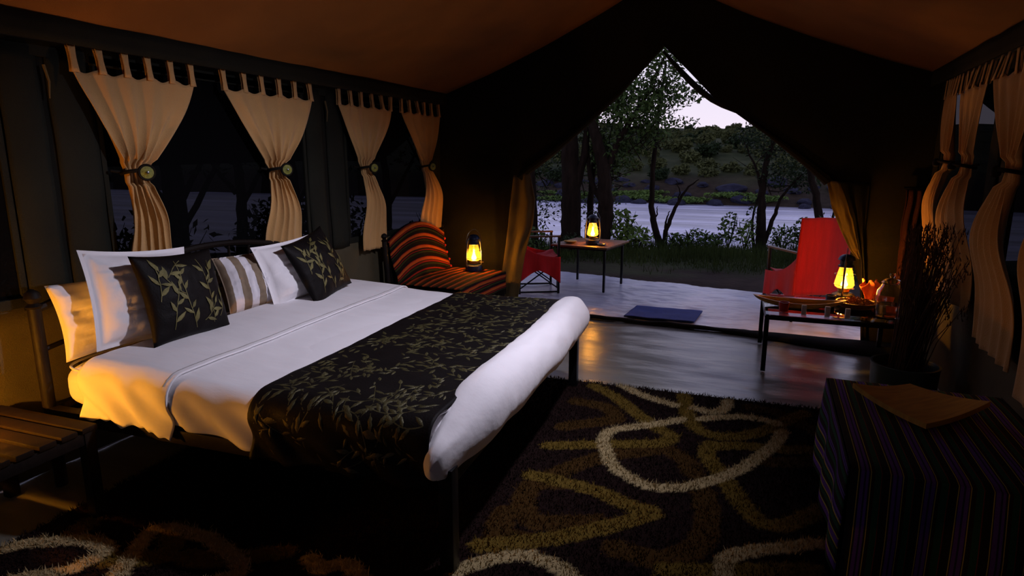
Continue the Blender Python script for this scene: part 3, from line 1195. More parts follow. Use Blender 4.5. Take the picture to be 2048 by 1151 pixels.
def stripe_col(s_):
    s_ = s_ % SLEN
    for c, l_ in SEQ:
        if s_ < l_:
            return c
        s_ -= l_
    return BLK


def blanket(u, v):
    """v along the profile (m): behind back -> over arch -> down -> seat -> front"""
    yy = lerp(SY0 + .07, SY1 - .055, u)
    ar = math.sin(PI * (yy - SY0) / (SY1 - SY0))
    ztop = .79 + .18 * ar
    s_ = v * 1.72
    back = .14
    seat_l = .70
    down = ztop - .44
    n_ = .012 * nz(u * 3, s_ * 3, 2) + .006 * nz(u * 9, s_ * 9)
    if s_ < back:
        x, z = SX0 - .045, ztop - (back - s_)
    elif s_ < back + .05:
        t_ = (s_ - back) / .05 * PI
        x, z = SX0 - .015 - .03 * math.cos(t_), ztop + .012 * math.sin(t_) + .006
    else:
        k = (s_ - back - .05)
        tot = 1.72 - back - .05
        # scale so that the whole remaining length spans back+seat+overhang
        need = down + seat_l + .13
        k = k / tot * need
        if k < down:
            x, z = SX0 + .02 + .07 * sm(.3, 1, k / down), ztop - k + .012
            x += n_ * 1.2
        elif k < down + seat_l:
            x, z = SX0 + .09 + (k - down), .447 + n_ * .5 + .005
            if x > SX1 + .012:
                z -= (x - SX1 - .012)
                x = SX1 + .018
        else:
            x, z = SX1 + .018 + n_, .447 - (k - down - seat_l) - max(0, SX0 + .09 + seat_l - SX1 - .012)
    return (x, yy + .012 * nz(s_ * 3, u, 7), z)


def blanket_s(v):
    s_ = v * 1.72
    if s_ < .19:
        return s_
    return .19 + (s_ - .19) * 1.0


q = MB()
q.grid(blanket, 40, 190, colfn=lambda u, v: stripe_col(blanket_s(v) * (1.0 if v < .42 else 1.25)))
bl = q.build('striped_blanket', 'blanket', loc=(-2.93, 5.42, 0), solid=.008, ang=70)
tag(bl, 'orange and black striped woven blanket draped over back and seat of the settee', 'blanket')
q = MB()
for i in range(60):
    p_ = Vector(blanket((i + .5) / 60, 1.0))
    q.tube([p_ + Vector((0, 0, .01)), p_ + Vector((.004 * nz(i, 1), .006 * nz(i, 2), -.05 - .02 * random.random()))], [.004, .003], 4)
q.build('fringe', 'strap_black', bl, stuff=True)
for k in range(5):       # little red pom-poms along the far edge
    p_ = Vector(blanket(1.0, .16 + k * .055))
    q = MB()
    q.lathe([(.004, -.014), (.013, -.006), (.014, .004), (.004, .014)], 8, tuple(p_ + Vector((.0, .016, 0))))
    q.build('pompom', 'red_cloth', bl)
lantern((-2.86, 5.80, .456), R(60), 'lit blue hurricane lantern on the striped blanket', power=1.7, s=1.1)

# ================================================================= GROUND MATS
# tarpaulin on the veranda
TQ = [(-3.5, 6.14), (1.12, 6.14), (1.45, 7.75), (-3.5, 8.62)]


def tarp(u, v):
    a = Vector(TQ[0]).lerp(Vector(TQ[1]), u)
    b = Vector(TQ[3]).lerp(Vector(TQ[2]), u)
    p_ = a.lerp(b, v)
    z_ = .012 + .013 * nz(p_.x * 2.2, p_.y * 5, 3) + .012 * abs(nz(p_.x * 5, p_.y * 8, 6)) + .004 * nz(p_.x * 14, p_.y * 14, 1)
    return (p_.x, p_.y + .03 * nz(p_.x * 1.5, 2) * v, z_)


q = MB()
q.grid(tarp, 150, 100)
tag(q.build('tarpaulin', 'tarp', ang=180), 'pale grey crinkled tarpaulin spread in front of the doorway', 'tarpaulin')
q = MB()
q.grid(lambda u, v: (lerp(-1.31, -.62, u) + .03 * v - .02, lerp(6.15, 6.66, v) + .02 * (u - .5), .034 + .006 * nz(u * 4, v * 3)), 30, 20)
tag(q.build('doormat', 'blue_mat', solid=.014, ang=180), 'flat blue doormat lying on the tarpaulin', 'mat')

# ---- shag rug with looping bands
RUG_C = [
    [(-0.43, 3.75), (-0.62, 3.58), (-0.77, 3.46), (-0.81, 3.34), (-0.76, 3.17), (-0.68, 3.01), (-0.56, 2.91), (-0.44, 2.87), (-0.3, 2.93), (-0.17, 3.06), (-0.06, 3.22), (0.04, 3.43), (0.11, 3.61), (0.15, 3.8)],
    [(-0.32, 3.81), (-0.19, 3.9), (-0.02, 3.96), (0.12, 3.92)], [(-0.9, 4.2), (-0.71, 4.06), (-0.5, 3.98)],
    [(-0.38, 3.98), (-0.28, 3.95), (-0.2, 4.02), (-0.18, 4.19)], [(-1.04, 1.92), (-0.98, 2.0), (-0.9, 2.08), (-0.82, 2.12), (-0.72, 2.11), (-0.64, 2.08), (-.52, 1.95), (-.6, 1.8), (-.85, 1.72), (-1.05, 1.8)],
    [(-0.06, 2.30), (-0.08, 2.38), (-0.03, 2.46), (0.07, 2.54), (0.18, 2.6), (0.3, 2.67), (.5, 2.6)],
    [(-2.86, 1.31), (-2.8, 1.38), (-2.68, 1.45), (-2.58, 1.5), (-2.46, 1.49), (-2.43, 1.44), (-2.45, 1.36), (-2.48, 1.31), (-2.6, 1.22)],
    [(-2.24, 1.38), (-2.33, 1.53), (-2.38, 1.62), (-2.38, 1.68), (-2.25, 1.71), (-2.1, 1.7), (-1.95, 1.66), (-1.87, 1.63), (-1.83, 1.58), (-1.9, 1.45)],
    [(-1.62, 1.76), (-1.54, 1.73), (-1.46, 1.79), (-1.3, 1.7)]]
RUG_G = [
    [(-0.47, 4.18), (-0.42, 3.91), (-0.34, 3.68), (-0.23, 3.6), (-0.09, 3.64), (0.03, 3.76), (0.15, 3.95), (0.28, 4.16)],
    [(-1.09, 4.12), (-0.89, 3.96), (-0.69, 3.73), (-0.54, 3.57), (-0.45, 3.49), (-0.49, 3.38), (-0.67, 3.29), (-0.88, 3.19), (-1.07, 3.1)],
    [(-0.22, 3.48), (-0.24, 3.34), (-0.17, 3.18), (-0.1, 3.04), (-0.04, 2.89), (0.04, 2.76), (0.12, 2.74), (0.22, 2.84), (0.32, 2.98)],
    [(-0.22, 3.45), (-0.06, 3.52), (0.15, 3.56), (0.37, 3.64)],
    [(-1.04, 2.75), (-0.85, 2.74), (-0.67, 2.72), (-0.53, 2.66), (-0.41, 2.64), (-0.47, 2.55), (-0.61, 2.41), (-0.78, 2.26), (-1.03, 2.11)],
    [(-2.71, 1.6), (-2.68, 1.47)], [(-2.38, 1.44), (-2.26, 1.5), (-2.19, 1.57), (-2.33, 1.7)], [(-2.1, 1.58), (-1.98, 1.6), (-1.75, 1.76)],
    [(-0.28, 2.24), (-0.04, 2.34), (0.25, 2.47)]]
RUG_B = [
    [(-1.07, 3.38), (-0.91, 3.51), (-0.81, 3.61), (-0.91, 3.77), (-1.12, 3.79)],
    [(-0.95, 2.76), (-0.86, 2.94), (-0.74, 3.1), (-0.6, 3.21), (-0.46, 3.3), (-0.34, 3.22), (-0.28, 3.09)],
    [(-0.89, 2.72), (-1.0, 2.66), (-0.99, 2.51), (-0.9, 2.37), (-0.78, 2.39), (-0.62, 2.47)],
    [(-0.21, 2.91), (-0.17, 2.71), (-0.17, 2.51), (-0.23, 2.38), (-0.33, 2.3), (-0.5, 2.31)],
    [(0.08, 3.37), (0.24, 3.44), (0.35, 3.51)], [(-1.03, 2.38), (-0.99, 2.22), (-0.87, 2.22)], [(-0.03, 4.14), (0.15, 4.08), (0.36, 3.86)]]


def smooth_line(P_, n=10):
    P_ = [np.array(p) for p in P_]
    P_ = [2 * P_[0] - P_[1]] + P_ + [2 * P_[-1] - P_[-2]]
    out = []
    for i in range(1, len(P_) - 2):
        a, b, c, d = P_[i - 1:i + 3]
        for k in range(n):
            t_ = k / n
            out.append(.5 * ((2 * b) + (c - a) * t_ + (2 * a - 5 * b + 4 * c - d) * t_ ** 2 + (3 * b - a - 3 * c + d) * t_ ** 3))
    out.append(P_[-2])
    return np.array(out)


def rug_colour(P2, jit=0.0):
    col = np.tile(np.array([.016, .008, .007]), (len(P2), 1))
    hgt = np.zeros(len(P2))
    Q = P2 + (rng.normal(0, jit, P2.shape) if jit else 0)
    for lines, c, hw in ((RUG_B, (.060, .030, .008), .060), (RUG_G, (.15, .095, .018), .050), (RUG_C, (.44, .34, .17), .038)):
        for L in lines:
            W = smooth_line(L, 5)
            lo, hi = W.min(0) - .1, W.max(0) + .1
            idx = np.where((Q[:, 0] > lo[0]) & (Q[:, 0] < hi[0]) & (Q[:, 1] > lo[1]) & (Q[:, 1] < hi[1]))[0]
            if not len(idx):
                continue
            q_ = Q[idx]
            best = np.full(len(q_), 9.0)
            for a, b in zip(W[:-1], W[1:]):
                ab = b - a
                t_ = np.clip(((q_ - a) @ ab) / (ab @ ab + 1e-9), 0, 1)
                best = np.minimum(best, np.linalg.norm(q_ - a - t_[:, None] * ab, axis=1))
            sel = idx[best < hw]
            col[sel] = c
            hgt[sel] = .006 if hw < .045 else .003
    return col, hgt


rg = thing('shag_rug', 'dark brown shag rug with looping cream and gold bands', 'rug', (-1.1, 2.6, 0), 0)
ca, sa = math.cos(R(3.5)), math.sin(R(3.5))


def rug_xy(P_):      # rug axes -> room
    return np.stack([-1.1 + P_[:, 0] * ca - P_[:, 1] * sa, 2.62 + P_[:, 0] * sa + P_[:, 1] * ca], 1)


RW, RH = 1.86, 1.59
P2, F = gridmesh(np.linspace(-RW, RW, 200), np.linspace(-RH, RH, 170))
P3 = rug_xy(P2)
c_, h_ = rug_colour(P3)
ed = np.minimum(RW - abs(P2[:, 0]), RH - abs(P2[:, 1]))
V = np.column_stack([P3, .004 + .010 * np.clip(ed / .03, 0, 1) + h_ * .5])
V -= np.array([-1.1, 2.6, 0])
quick_mesh('backing', V, F, 'rug_base', rg, col=c_ * .8, stuff=False, smooth=True)
N = 120000
dens = np.stack([rng.uniform(-RW, RW, N), rng.uniform(-RH, RH, N)], 1)
P3 = rug_xy(dens)
c_, h_ = rug_colour(P3, .006)
az = rng.uniform(0, 2 * PI, N)
wd = .0035
ln = .013 + rng.uniform(0, .010, N) + h_
lean = rng.normal(0, .010, (N, 2))
bx = np.stack([np.cos(az), np.sin(az)], 1) * wd
z0 = np.full(N, .010)
A_ = np.column_stack([P3 - bx, z0])
B_ = np.column_stack([P3 + bx, z0])
C_ = np.column_stack([P3 + lean, z0 + ln])
V = np.stack([A_, B_, C_], 1).reshape(-1, 3) - np.array([-1.1, 2.6, 0])
tone = rng.uniform(.7, 1.2, (N, 1))
quick_mesh('pile', V, np.arange(3 * N).reshape(-1, 3), 'rug_pile', rg, col=np.repeat(c_ * tone, 3, axis=0))


# ================================================================= SAFARI CHAIRS
def safari_chair(loc, rz, label):
    """faces local +x"""
    t = thing('safari_chair', label, 'chair', loc, rz, 'red cloth chairs on the veranda')
    w2, d2 = .26, .235
    for sy in (-w2, w2):
        q_ = MB()
        q_.box((d2 - .014, sy - .014, 0), (d2 + .014, sy + .014, .68), bev=.003)
        q_.build('front_leg', 'black_metal', t)
        q_ = MB()
        q_.tube([(-d2, sy, 0), (-d2, sy, .45), (-d2 - .05, sy, 1.02)], .014, 8)
        q_.build('back_leg', 'black_metal', t)
        q_ = MB()
        q_.box((-d2 - .02, sy - .02, .68), (d2 + .02, sy + .02, .70), bev=.004)
        q_.build('armrest', 'wood_mid', t)
        q_ = MB()
        q_.box((-d2, sy - .010, .01), (d2, sy + .010, .03))
        q_.build('skid', 'black_metal', t)
        q_ = MB()
        q_.tube([(-d2, sy, .40), (d2, sy, .06)], .009, 6)
        q_.tube([(-d2, sy, .06), (d2, sy, .40)], .009, 6)
        q_.build('cross_brace', 'black_metal', t)
    for x in (-d2, d2):
        q_ = MB()
        q_.tube([(x, -w2, .42), (x, w2, .42)], .011, 8)
        q_.build('seat_rail', 'black_metal', t)
    q_ = MB()
    q_.grid(lambda u, v: (lerp(-d2, d2 + .02, u), lerp(-w2 + .02, w2 - .02, v), .435 - .05 * math.sin(PI * u) + .015 * nz(u * 5, v * 5) + .03 * (2 * v - 1) ** 2), 20, 20)
    q_.build('seat_cloth', 'red_cloth', t, solid=.006, ang=180)
    q_ = MB()
    q_.grid(lambda u, v: (-d2 + .005 - .05 * v - .03 * math.sin(PI * u) * (1 - v * .5) - .012, lerp(-w2 - .022, w2 + .022, u), lerp(.27, 1.035, v) + .008 * nz(u * 4, 1)), 24, 20)
    q_.build('back_cloth', 'red_cloth', t, solid=.012, ang=180)
    # cloth tails hanging at both sides of the seat
    for sy in (-1, 1):
        q_ = MB()
        q_.grid(lambda u, v: (lerp(-d2 - .03, d2 + .02, u), sy * (w2 + .018 + .012 * math.sin(u * 14) * v), .445 - v * (.16 + .16 * abs(2 * u - 1) ** 1.3) + .20 * (1 - u) ** 2.5 * (1 - v)), 24, 14)
        q_.build('cloth_tail', 'red_cloth', t, solid=.006, ang=180)
    return t


safari_chair((.34, 6.95, .02), math.atan2(.85, -.53), 'safari chair with tall red cloth back behind the glass table')
safari_chair((-2.66, 7.12, .02), math.atan2(.49, .87), 'safari chair draped in red cloth beside the small wooden table')

# ================================================================= VERANDA TABLE
vt = thing('side_table', 'small square wooden table with thin black metal legs on the tarpaulin', 'table', (-2.10, 7.60, .02), R(-7))
vt.scale = (.92, .92, .93)
for i in range(6):
    yy = -.36 + i * .144
    q = MB()
    q.box((-.40, yy - .0695 + .072 - .072, .575), (.40, yy + .0695, .598), bev=.003)
    o = q.build('plank', 'wood_mid', vt)
q = MB()
for a, b in (((-.36, -.36, .545), (.36, -.335, .575)), ((-.36, .335, .545), (.36, .36, .575)), ((-.36, -.36, .545), (-.335, .36, .575)), ((.335, -.36, .545), (.36, .36, .575))):
    q.box(a, b)
q.build('frame', 'black_metal', vt)
for sx in (-.335, .335):
    for sy in (-.335, .335):
        q = MB()
        q.box((sx - .014, sy - .014, 0), (sx + .014, sy + .014, .56), bev=.002)
        q.build('leg', 'black_metal', vt)
lantern((-2.03, 7.42, .578), R(15), 'lit grey hurricane lantern on the small wooden table outside', 'grey_enamel', 1.6, 1.05)
q = MB()
q.lathe([(.035, 0), (.05, .006), (.055, .02), (.05, .02), (.04, .01), (.001, .009)], 20)
tag(q.build('ashtray', 'blue_glaze', loc=(-1.90, 7.36, .578)), 'tiny blue dish on the small wooden table outside', 'dish')
q = MB()
q.lathe([(.045, 0), (.075, .012), (.085, .028), (.078, .028), (.06, .014), (.001, .010)], 20)
tag(q.build('saucer', 'brass', loc=(-2.32, 7.44, .578)), 'shallow brass saucer on the small wooden table outside', 'saucer')

# ================================================================= GLASS TABLE AND WHAT STANDS ON IT
gt = thing('glass_table', 'low black metal table with a clear glass top near the doorway', 'table', (.46, 5.42, 0), R(3))
GX, GY, GZ = .465, .40, .45
for sx in (-1, 1):
    q = MB()
    q.box((sx * GX - .016, -GY - .016, GZ - .04), (sx * GX + .016, GY + .016, GZ - .008), bev=.003)
    q.build('frame_rail', 'black_metal', gt)
    for sy in (-1, 1):
        q = MB()
        q.box((sx * GX - .017, sy * GY - .017, 0), (sx * GX + .017, sy * GY + .017, GZ - .038), bev=.003)
        q.build('leg', 'black_metal', gt)
for sy in (-1, 1):
    q = MB()
    q.box((-GX + .016, sy * GY - .016, GZ - .04), (GX - .016, sy * GY + .016, GZ - .008), bev=.003)
    q.build('frame_rail', 'black_metal', gt)
q = MB()
q.box((-GX - .01, -GY - .01, GZ - .008), (GX + .01, GY + .01, GZ), bev=.002)
q.build('glass_top', 'table_glass', gt)
TZ = GZ + .001
LAN3 = (.60, 5.62, TZ + .03)


def bowl_mesh(a, b, h, th=.014, boat=0.0, n=44):
    """oval open dish, boat lifts both ends"""
    q_ = MB()
    prof = [(.50, 0.0), (.78, .22), (.93, .6), (1.0, 1.0), (1.0 - th / b, 1.0), (.86, .55), (.66, .25), (.02, .16)]

    def fn(u, v):
        t_ = v * (len(prof) - 1)
        i = min(int(t_), len(prof) - 2)
        r_, z_ = [lerp(prof[i][k], prof[i + 1][k], t_ - i) for k in (0, 1)]
        an = 2 * PI * u
        x = a * r_ * math.cos(an)
        y = b * r_ * math.sin(an) * (1 - boat * .5 * abs(math.cos(an)) ** 2)
        return (x, y, h * z_ + boat * .05 * abs(r_ * math.cos(an)) ** 2.2)
    q_.grid(fn, n, 24, True)
    q_.add([fn(k / n, 0) for k in range(n)], [tuple(range(n))])
    return q_


o = bowl_mesh(.34, .11, .05, boat=.7).build('boat_dish', 'wood_honey', loc=(.235, 5.32, TZ), rot=(0, 0, R(2)), ang=60)
tag(o, 'long boat-shaped honey wooden dish on the glass table', 'dish')
bw = bowl_mesh(.15, .15, .055).build('wooden_bowl', 'wood_mid', loc=(.66, 5.47, TZ), ang=60)
tag(bw, 'round brown wooden bowl of dried petals in front of the lantern', 'bowl')
pc = np.array([(r_ * math.cos(t_), r_ * math.sin(t_), .035 + .05 * (1 - r_ / .14) * random.random() + .012 * random.random()) for r_, t_ in [(.13 * math.sqrt(random.random()), random.uniform(0, 2 * PI)) for _ in range(420)]])
V, F = leaf_quads(pc, .034, droop=-.2)
o = quick_mesh('dried_petals', V, F, 'petal', None, loc=(.66, 5.47, TZ + .002))
tag(o, 'heap of dried petals and grass heads in the wooden bowl', 'dried petals')
lantern((.585, 5.72, TZ), R(80), 'lit blue hurricane lantern behind the bowl on the glass table', power=3.6, s=1.12)
# crumpled napkin
q = MB()
q.grid(lambda u, v: ((.012 + .05 * v ** 1.2) * math.cos(2 * PI * u) * (1 + .35 * math.sin(u * 31 + v * 3)), (.012 + .04 * v ** 1.2) * math.sin(2 * PI * u) * (1 + .3 * math.sin(u * 25)), .17 * v + .03 * math.sin(u * 19) * v), 48, 12, True)
tag(q.build('paper_napkin', 'paper_orange', loc=(.77, 5.70, TZ), solid=.002), 'crumpled orange paper napkin standing beside the lantern', 'napkin')
# handwritten card
cd = thing('note_card', 'orange folded card with a handwritten 42 leaning by the bowl', 'card', (.86, 5.56, TZ), R(8))
q = MB()
q.add([(-.075, .0, .0), (.055, .0, .0), (.085, .02, .085), (-.075, .03, .10)], [(0, 1, 2, 3)])
q.add([(-.075, .0, .0), (.055, .0, .0), (.06, .07, .002), (-.075, .07, .002)], [(3, 2, 1, 0)])
q.build('card', 'paper_orange', cd, smooth=False, solid=.002)
q = MB()
cp = lambda a, b: (-.075 + a * .13, -.004 + b * .03, b * .095)
for s_ in ([(.28, .75), (.2, .5), (.36, .48)], [(.36, .8), (.34, .25)], [(.5, .68), (.56, .8), (.66, .72), (.62, .52), (.5, .36), (.7, .36), (.82, .42)]):
    q.tube([cp(*k) for k in s_], .0016, 5)
q.build('handwriting', 'ink', cd)
# glass jar with lid
jr = thing('glass_jar', 'rounded clear glass jar with knobbed lid at the table corner', 'jar', (.845, 5.24, TZ), 0)
q = MB()
q.lathe([(.060, 0), (.088, .01), (.094, .05), (.095, .13), (.088, .20), (.066, .238), (.060, .252), (.056, .252), (.061, .236), (.082, .198), (.089, .13), (.088, .05), (.080, .016), (.001, .012)], 36)
q.build('body', 'clear_glass', jr)
q = MB()
q.lathe([(.064, .254), (.068, .262), (.05, .282), (.02, .292), (.014, .298), (.022, .314), (.018, .328), (.001, .334)], 30)
q.build('lid', 'clear_glass', jr)
q = MB()
q.lathe([(.079, .0), (.087, .04), (.087, .085), (.001, .0855)], 30, (0, 0, .014))
q.build('water', 'clear_glass', jr)
# small things
for (x, y, h) in ((.27, 5.075, .075), (.43, 5.085, .075), (.565, 5.09, .07)):
    q = MB()
    q.box((-.017, -.011, 0), (.017, .011, h), bev=.003)
    q.box((-.012, -.013, h * .15), (.012, -.011, h * .85))
    tag(q.build('place_marker', 'paper_white', loc=(x, y, TZ), rot=(0, 0, R(5))), 'small upright white marker block along the table edge', 'marker', 'white markers on the glass table')
for x, y, m_, h, lab in ((.13, 5.13, 'red_glaze', .075, 'small red cup at the corner of the glass table'), (.475, 5.47, 'blue_glaze', .09, 'small dark blue cup between boat dish and bowl')):
    q = MB()
    q.lathe([(.024, 0), (.033, .006), (.036, h * .6), (.038, h), (.034, h), (.032, h * .5), (.001, .01)], 20)
    tag(q.build('cup', m_, loc=(x, y, TZ)), lab, 'cup')

# ================================================================= REED POT
pt = thing('reed_pot', 'squat green glazed pot of tall dry reeds by the tent wall', 'potted plant', (.89, 4.68, 0), 0)
q = MB()
q.lathe([(.13, 0), (.17, .02), (.195, .12), (.20, .24), (.205, .27), (.190, .27), (.183, .24), (.178, .20)], 36, cap=False)
q.lathe([(.001, .0), (.13, .0)], 36, cap=False)
q.build('pot', 'pot_glaze', pt)
q = MB()
q.lathe([(.178, .20), (.1, .21), (.001, .215)], 24, cap=False)
q.build('soil', 'soil', pt)
q = MB()
for i in range(190):
    a, r_ = random.uniform(0, 2 * PI), .10 * math.sqrt(random.random())
    b = Vector((r_ * math.cos(a), r_ * math.sin(a), .2))
    L = random.uniform(.45, 1.0)
    o_ = Vector((random.gauss(.05, .09), random.gauss(-.05, .13), 0))
    top = b + Vector((o_.x, o_.y, L))
    top.x = min(.22, max(-.05, top.x))
    mid = b.lerp(top, .5) - o_ * .12
    q.tube([b, mid, top], [.004, .003, .0015], 4, cap=False)
    for k in range(7):
        s_ = top + Vector((random.gauss(0, .010), random.gauss(0, .010), -.015 * k))
        q.tube([s_, s_ + Vector((random.gauss(0, .008), random.gauss(0, .008), .03))], [.0045, .0005], 3, cap=False)
q.build('dry_reeds', 'dry_stem', pt, stuff=True)

# dark red cloth added for a faint reddish light in the doorway corner
q = MB()
q.grid(lambda u, v: (lerp(1.00, 1.11, u) + .01 * nz(v * 4, u), 6.05 + .015 * math.sin(u * 12 + v * 2), lerp(1.36, .55, v) + .02 * math.sin(u * 9) * v), 30, 30)
rb = q.build('added_red_cloth', 'maroon_cloth', solid=.008, ang=180)
tag(rb, 'narrow dark red cloth added for a faint reddish light in the corner by the doorway', 'blanket')
q = MB()
q.tube([(.98, 6.06, 1.37), (1.13, 6.06, 1.37)], .012, 8)
q.build('hanging_rod', 'black_metal', rb)

# ================================================================= STRIPED CLOTH OVER A TRUNK, WOODEN TRAY
OC, OA = (.705, 2.98, 0), R(.5)
OX, OY, OZ = .37, .52, .48
tk = thing('storage_trunk', 'wooden trunk hidden under the striped cloth', 'trunk', OC, OA)
q = MB()
q.box((-OX + .02, -OY + .02, .0), (OX - .02, OY - .02, .40), bev=.008)
q.build('body', 'wood_dark', tk)
q = MB()
q.box((-OX + .01, -OY + .01, .402), (OX - .01, OY - .01, OZ - .008), bev=.008)
q.build('lid', 'wood_dark', tk)
KSEQ = [((0.0282, 0.0282, 0.0282), .026), ((0.5600, 0.5150, 0.1030), .003), ((0.0406, 0.0342, 0.0342), .004), ((0.1545, 0.0750, 0.4119), .012), ((0.0406, 0.0406, 0.1030), .006), ((0.1545, 0.0750, 0.4119), .010), ((0.0406, 0.0342, 0.0342), .004),
        ((0.5600, 0.5150, 0.1030), .003), ((0.0342, 0.0282, 0.0282), .012), ((0.0282, 0.1030, 0.0624), .020), ((0.2061, 0.0406, 0.0342), .003)]
KLEN = sum(x[1] for x in KSEQ)


def kik(s_):
    s_ = s_ % KLEN
    for c, l_ in KSEQ:
        if s_ < l_:
            return c
        s_ -= l_
    return KSEQ[0][0]


q = MB()
NS = 260


def drape_y(u, v):
    x = lerp(-OX, OX, u)
    tot = 2 * OY + 2 * (OZ - .02)
    s_ = v * tot - (OZ - .02) - OY
    hang = abs(s_) - OY
    wv = .010 * nz(x * 4, s_ * 2, 3)
    if hang <= 0:
        return (x, s_, OZ + .004 + .004 * nz(x * 5, s_ * 5, 1))
    y = OY + .006 + min(.03, hang * .12) * (1 + .8 * math.sin(x * 17)) * .8 + abs(wv)
    return (x * (1 + .03 * hang), math.copysign(y, s_), OZ - hang)


q.grid(drape_y, NS, 60, colfn=lambda u, v: kik(u * 2 * OX))


def drape_x(sx):
    def fn(u, v):
        y = lerp(-OY, OY, u)
        hang = v * (OZ - .02)
        x = OX + .006 + min(.018, hang * .06) * (1 + .9 * math.sin(y * 15 + 1)) * .8
        return (sx * x * 1.0, y * (1 + .02 * hang), OZ + .004 - hang)
    return fn


for sx in (-1, 1):
    q.grid(drape_x(sx), 40, 60, colfn=lambda u, v: kik(v * OZ + .02))
cl = q.build('striped_cloth', 'kikoy', loc=OC, rot=(0, 0, OA), solid=.004, ang=60)
tag(cl, 'dark purple green and yellow striped cloth covering the trunk', 'cloth')
# bent square tray, turned like a diamond
TC = (.675, 3.19, OZ + .008)
q = MB()
hs = .188


def tray(u, v, up):
    a, b = (u * 2 - 1) * hs, (v * 2 - 1) * hs
    d = (a - b) / (2 * hs)          # lifts the two side corners
    zz = .012 + .050 * abs(d) ** 2.2
    return (a, b, zz + up)


q.grid(lambda u, v: tray(u, v, .016), 24, 24)
q.grid(lambda u, v: tray(u, v, -.008), 24, 24)
ring = [(i / 24, 0) for i in range(24)] + [(1, i / 24) for i in range(24)] + [(1 - i / 24, 1) for i in range(24)] + [(0, 1 - i / 24) for i in range(24)]
q.add([tray(*p_, .016) for p_ in ring] + [tray(*p_, -.008) for p_ in ring], [(i, (i + 1) % 96, 96 + (i + 1) % 96, 96 + i) for i in range(96)])
tr = q.build('wooden_tray', 'wood_honey', loc=TC, rot=(0, 0, R(42)), ang=50)
tag(tr, 'square honey wooden tray with upturned corners on the striped cloth', 'tray')
# low terracotta mat in front of the trunk
q = MB()
q.grid(lambda u, v: (lerp(.28, 1.1, u), lerp(1.75, 2.36, v) + .05 * u, .016 + .004 * nz(u * 6, v * 6)), 20, 16)
tag(q.build('floor_mat', 'terracotta', solid=.012), 'small terracotta coloured mat at the foot of the trunk', 'mat')

# ================================================================= ADDED FILL LAMP UNDER THE ROOF (invented source, lights the bed)
q = MB()
q.tube([(RX, YB, RZ - .07), (RX, YF, RZ - .07)], .03, 10)
tag(q.build('ridge_pole', 'wood_mid'), 'round wooden ridge pole under the tent roof', 'pole')
SPL = Vector((-.38, 3.05, 2.66))
AIM = Vector((-2.0, 3.05, .5))
d_ = (AIM - SPL).normalized()
sl = thing('added_fill_lamp', 'small dark cone fill lamp added under the tent roof to light the bed', 'lamp', SPL)
M = d_.to_track_quat('Z', 'Y').to_matrix().to_4x4()
q = MB()
q.lathe([(.02, -.14), (.035, -.13), (.04, -.06), (.075, .02), (.072, .02), (.036, -.06), (.03, -.11), (.001, -.112)], 24, cap=False)
q.v = [tuple(M @ Vector(p)) for p in q.v]
q.build('lamp_shade', 'black_metal', sl)
q = MB()
q.tube([tuple(-d_ * .12), (0.02, -.02, .2), (0, 0, .26)], .006, 6)
q.build('stem', 'black_metal', sl)
l = bpy.data.lights.new('added_fill_light', 'SPOT')
l.energy = SPOT_W
l.color = (.86, .82, 1.0)
l.spot_size = R(106)
l.spot_blend = 1.0
l.shadow_soft_size = .05
lo = bpy.data.objects.new('added_fill_light', l)
COL.objects.link(lo)
lo.parent = sl
lo.rotation_mode = 'QUATERNION'
lo.rotation_quaternion = d_.to_track_quat('-Z', 'Y')
lo.location = d_ * .03


# ================================================================= TREES AND SHRUBS
def tree(name, label, base, limbs, blobs, leaf=.09, lm='leaf_green', group=None, twigs=0):
    t = thing(name, label, 'tree', base, 0, group)
    for i, (pts, r0, r1) in enumerate(limbs):
        q_ = MB()
        P_ = smooth_line([p for p in pts], 6) if len(pts) > 2 else np.array(pts, float)
        n_ = len(P_)
        P_ = P_ + np.array([[.03 * nz(k * .5, i, 1), .03 * nz(k * .5, i, 5), 0] for k in range(n_)]) * (np.arange(n_) > 0)[:, None]
        q_.tube([tuple(p) for p in P_], [lerp(r0, r1, k / (n_ - 1)) * (1 + .12 * nz(k * .7, i)) for k in range(n_)], 9)
        q_.build('trunk' if i == 0 else 'branch', 'bark', t)
    if twigs and blobs:
        q_ = MB()
        for c, r_, n_ in blobs:
            if n_ < 300:
                continue
            for k in range(twigs):
                e_ = np.array(c) + rng.normal(size=3) * np.array(r_) * .55
                s_ = np.array(c) - np.array([0, 0, r_[2] * .8]) + rng.normal(size=3) * .1
                m_ = (e_ + s_) / 2 + rng.normal(size=3) * .08
                q_.tube([tuple(s_), tuple(m_), tuple(e_)], [.012, .008, .003], 4, cap=False)
        q_.build('twigs', 'bark', t, stuff=True)
    if blobs:
        V_, F_ = leaf_quads(blob_points(blobs), leaf)
        quick_mesh('foliage', V_, F_, lm, t)
    return t


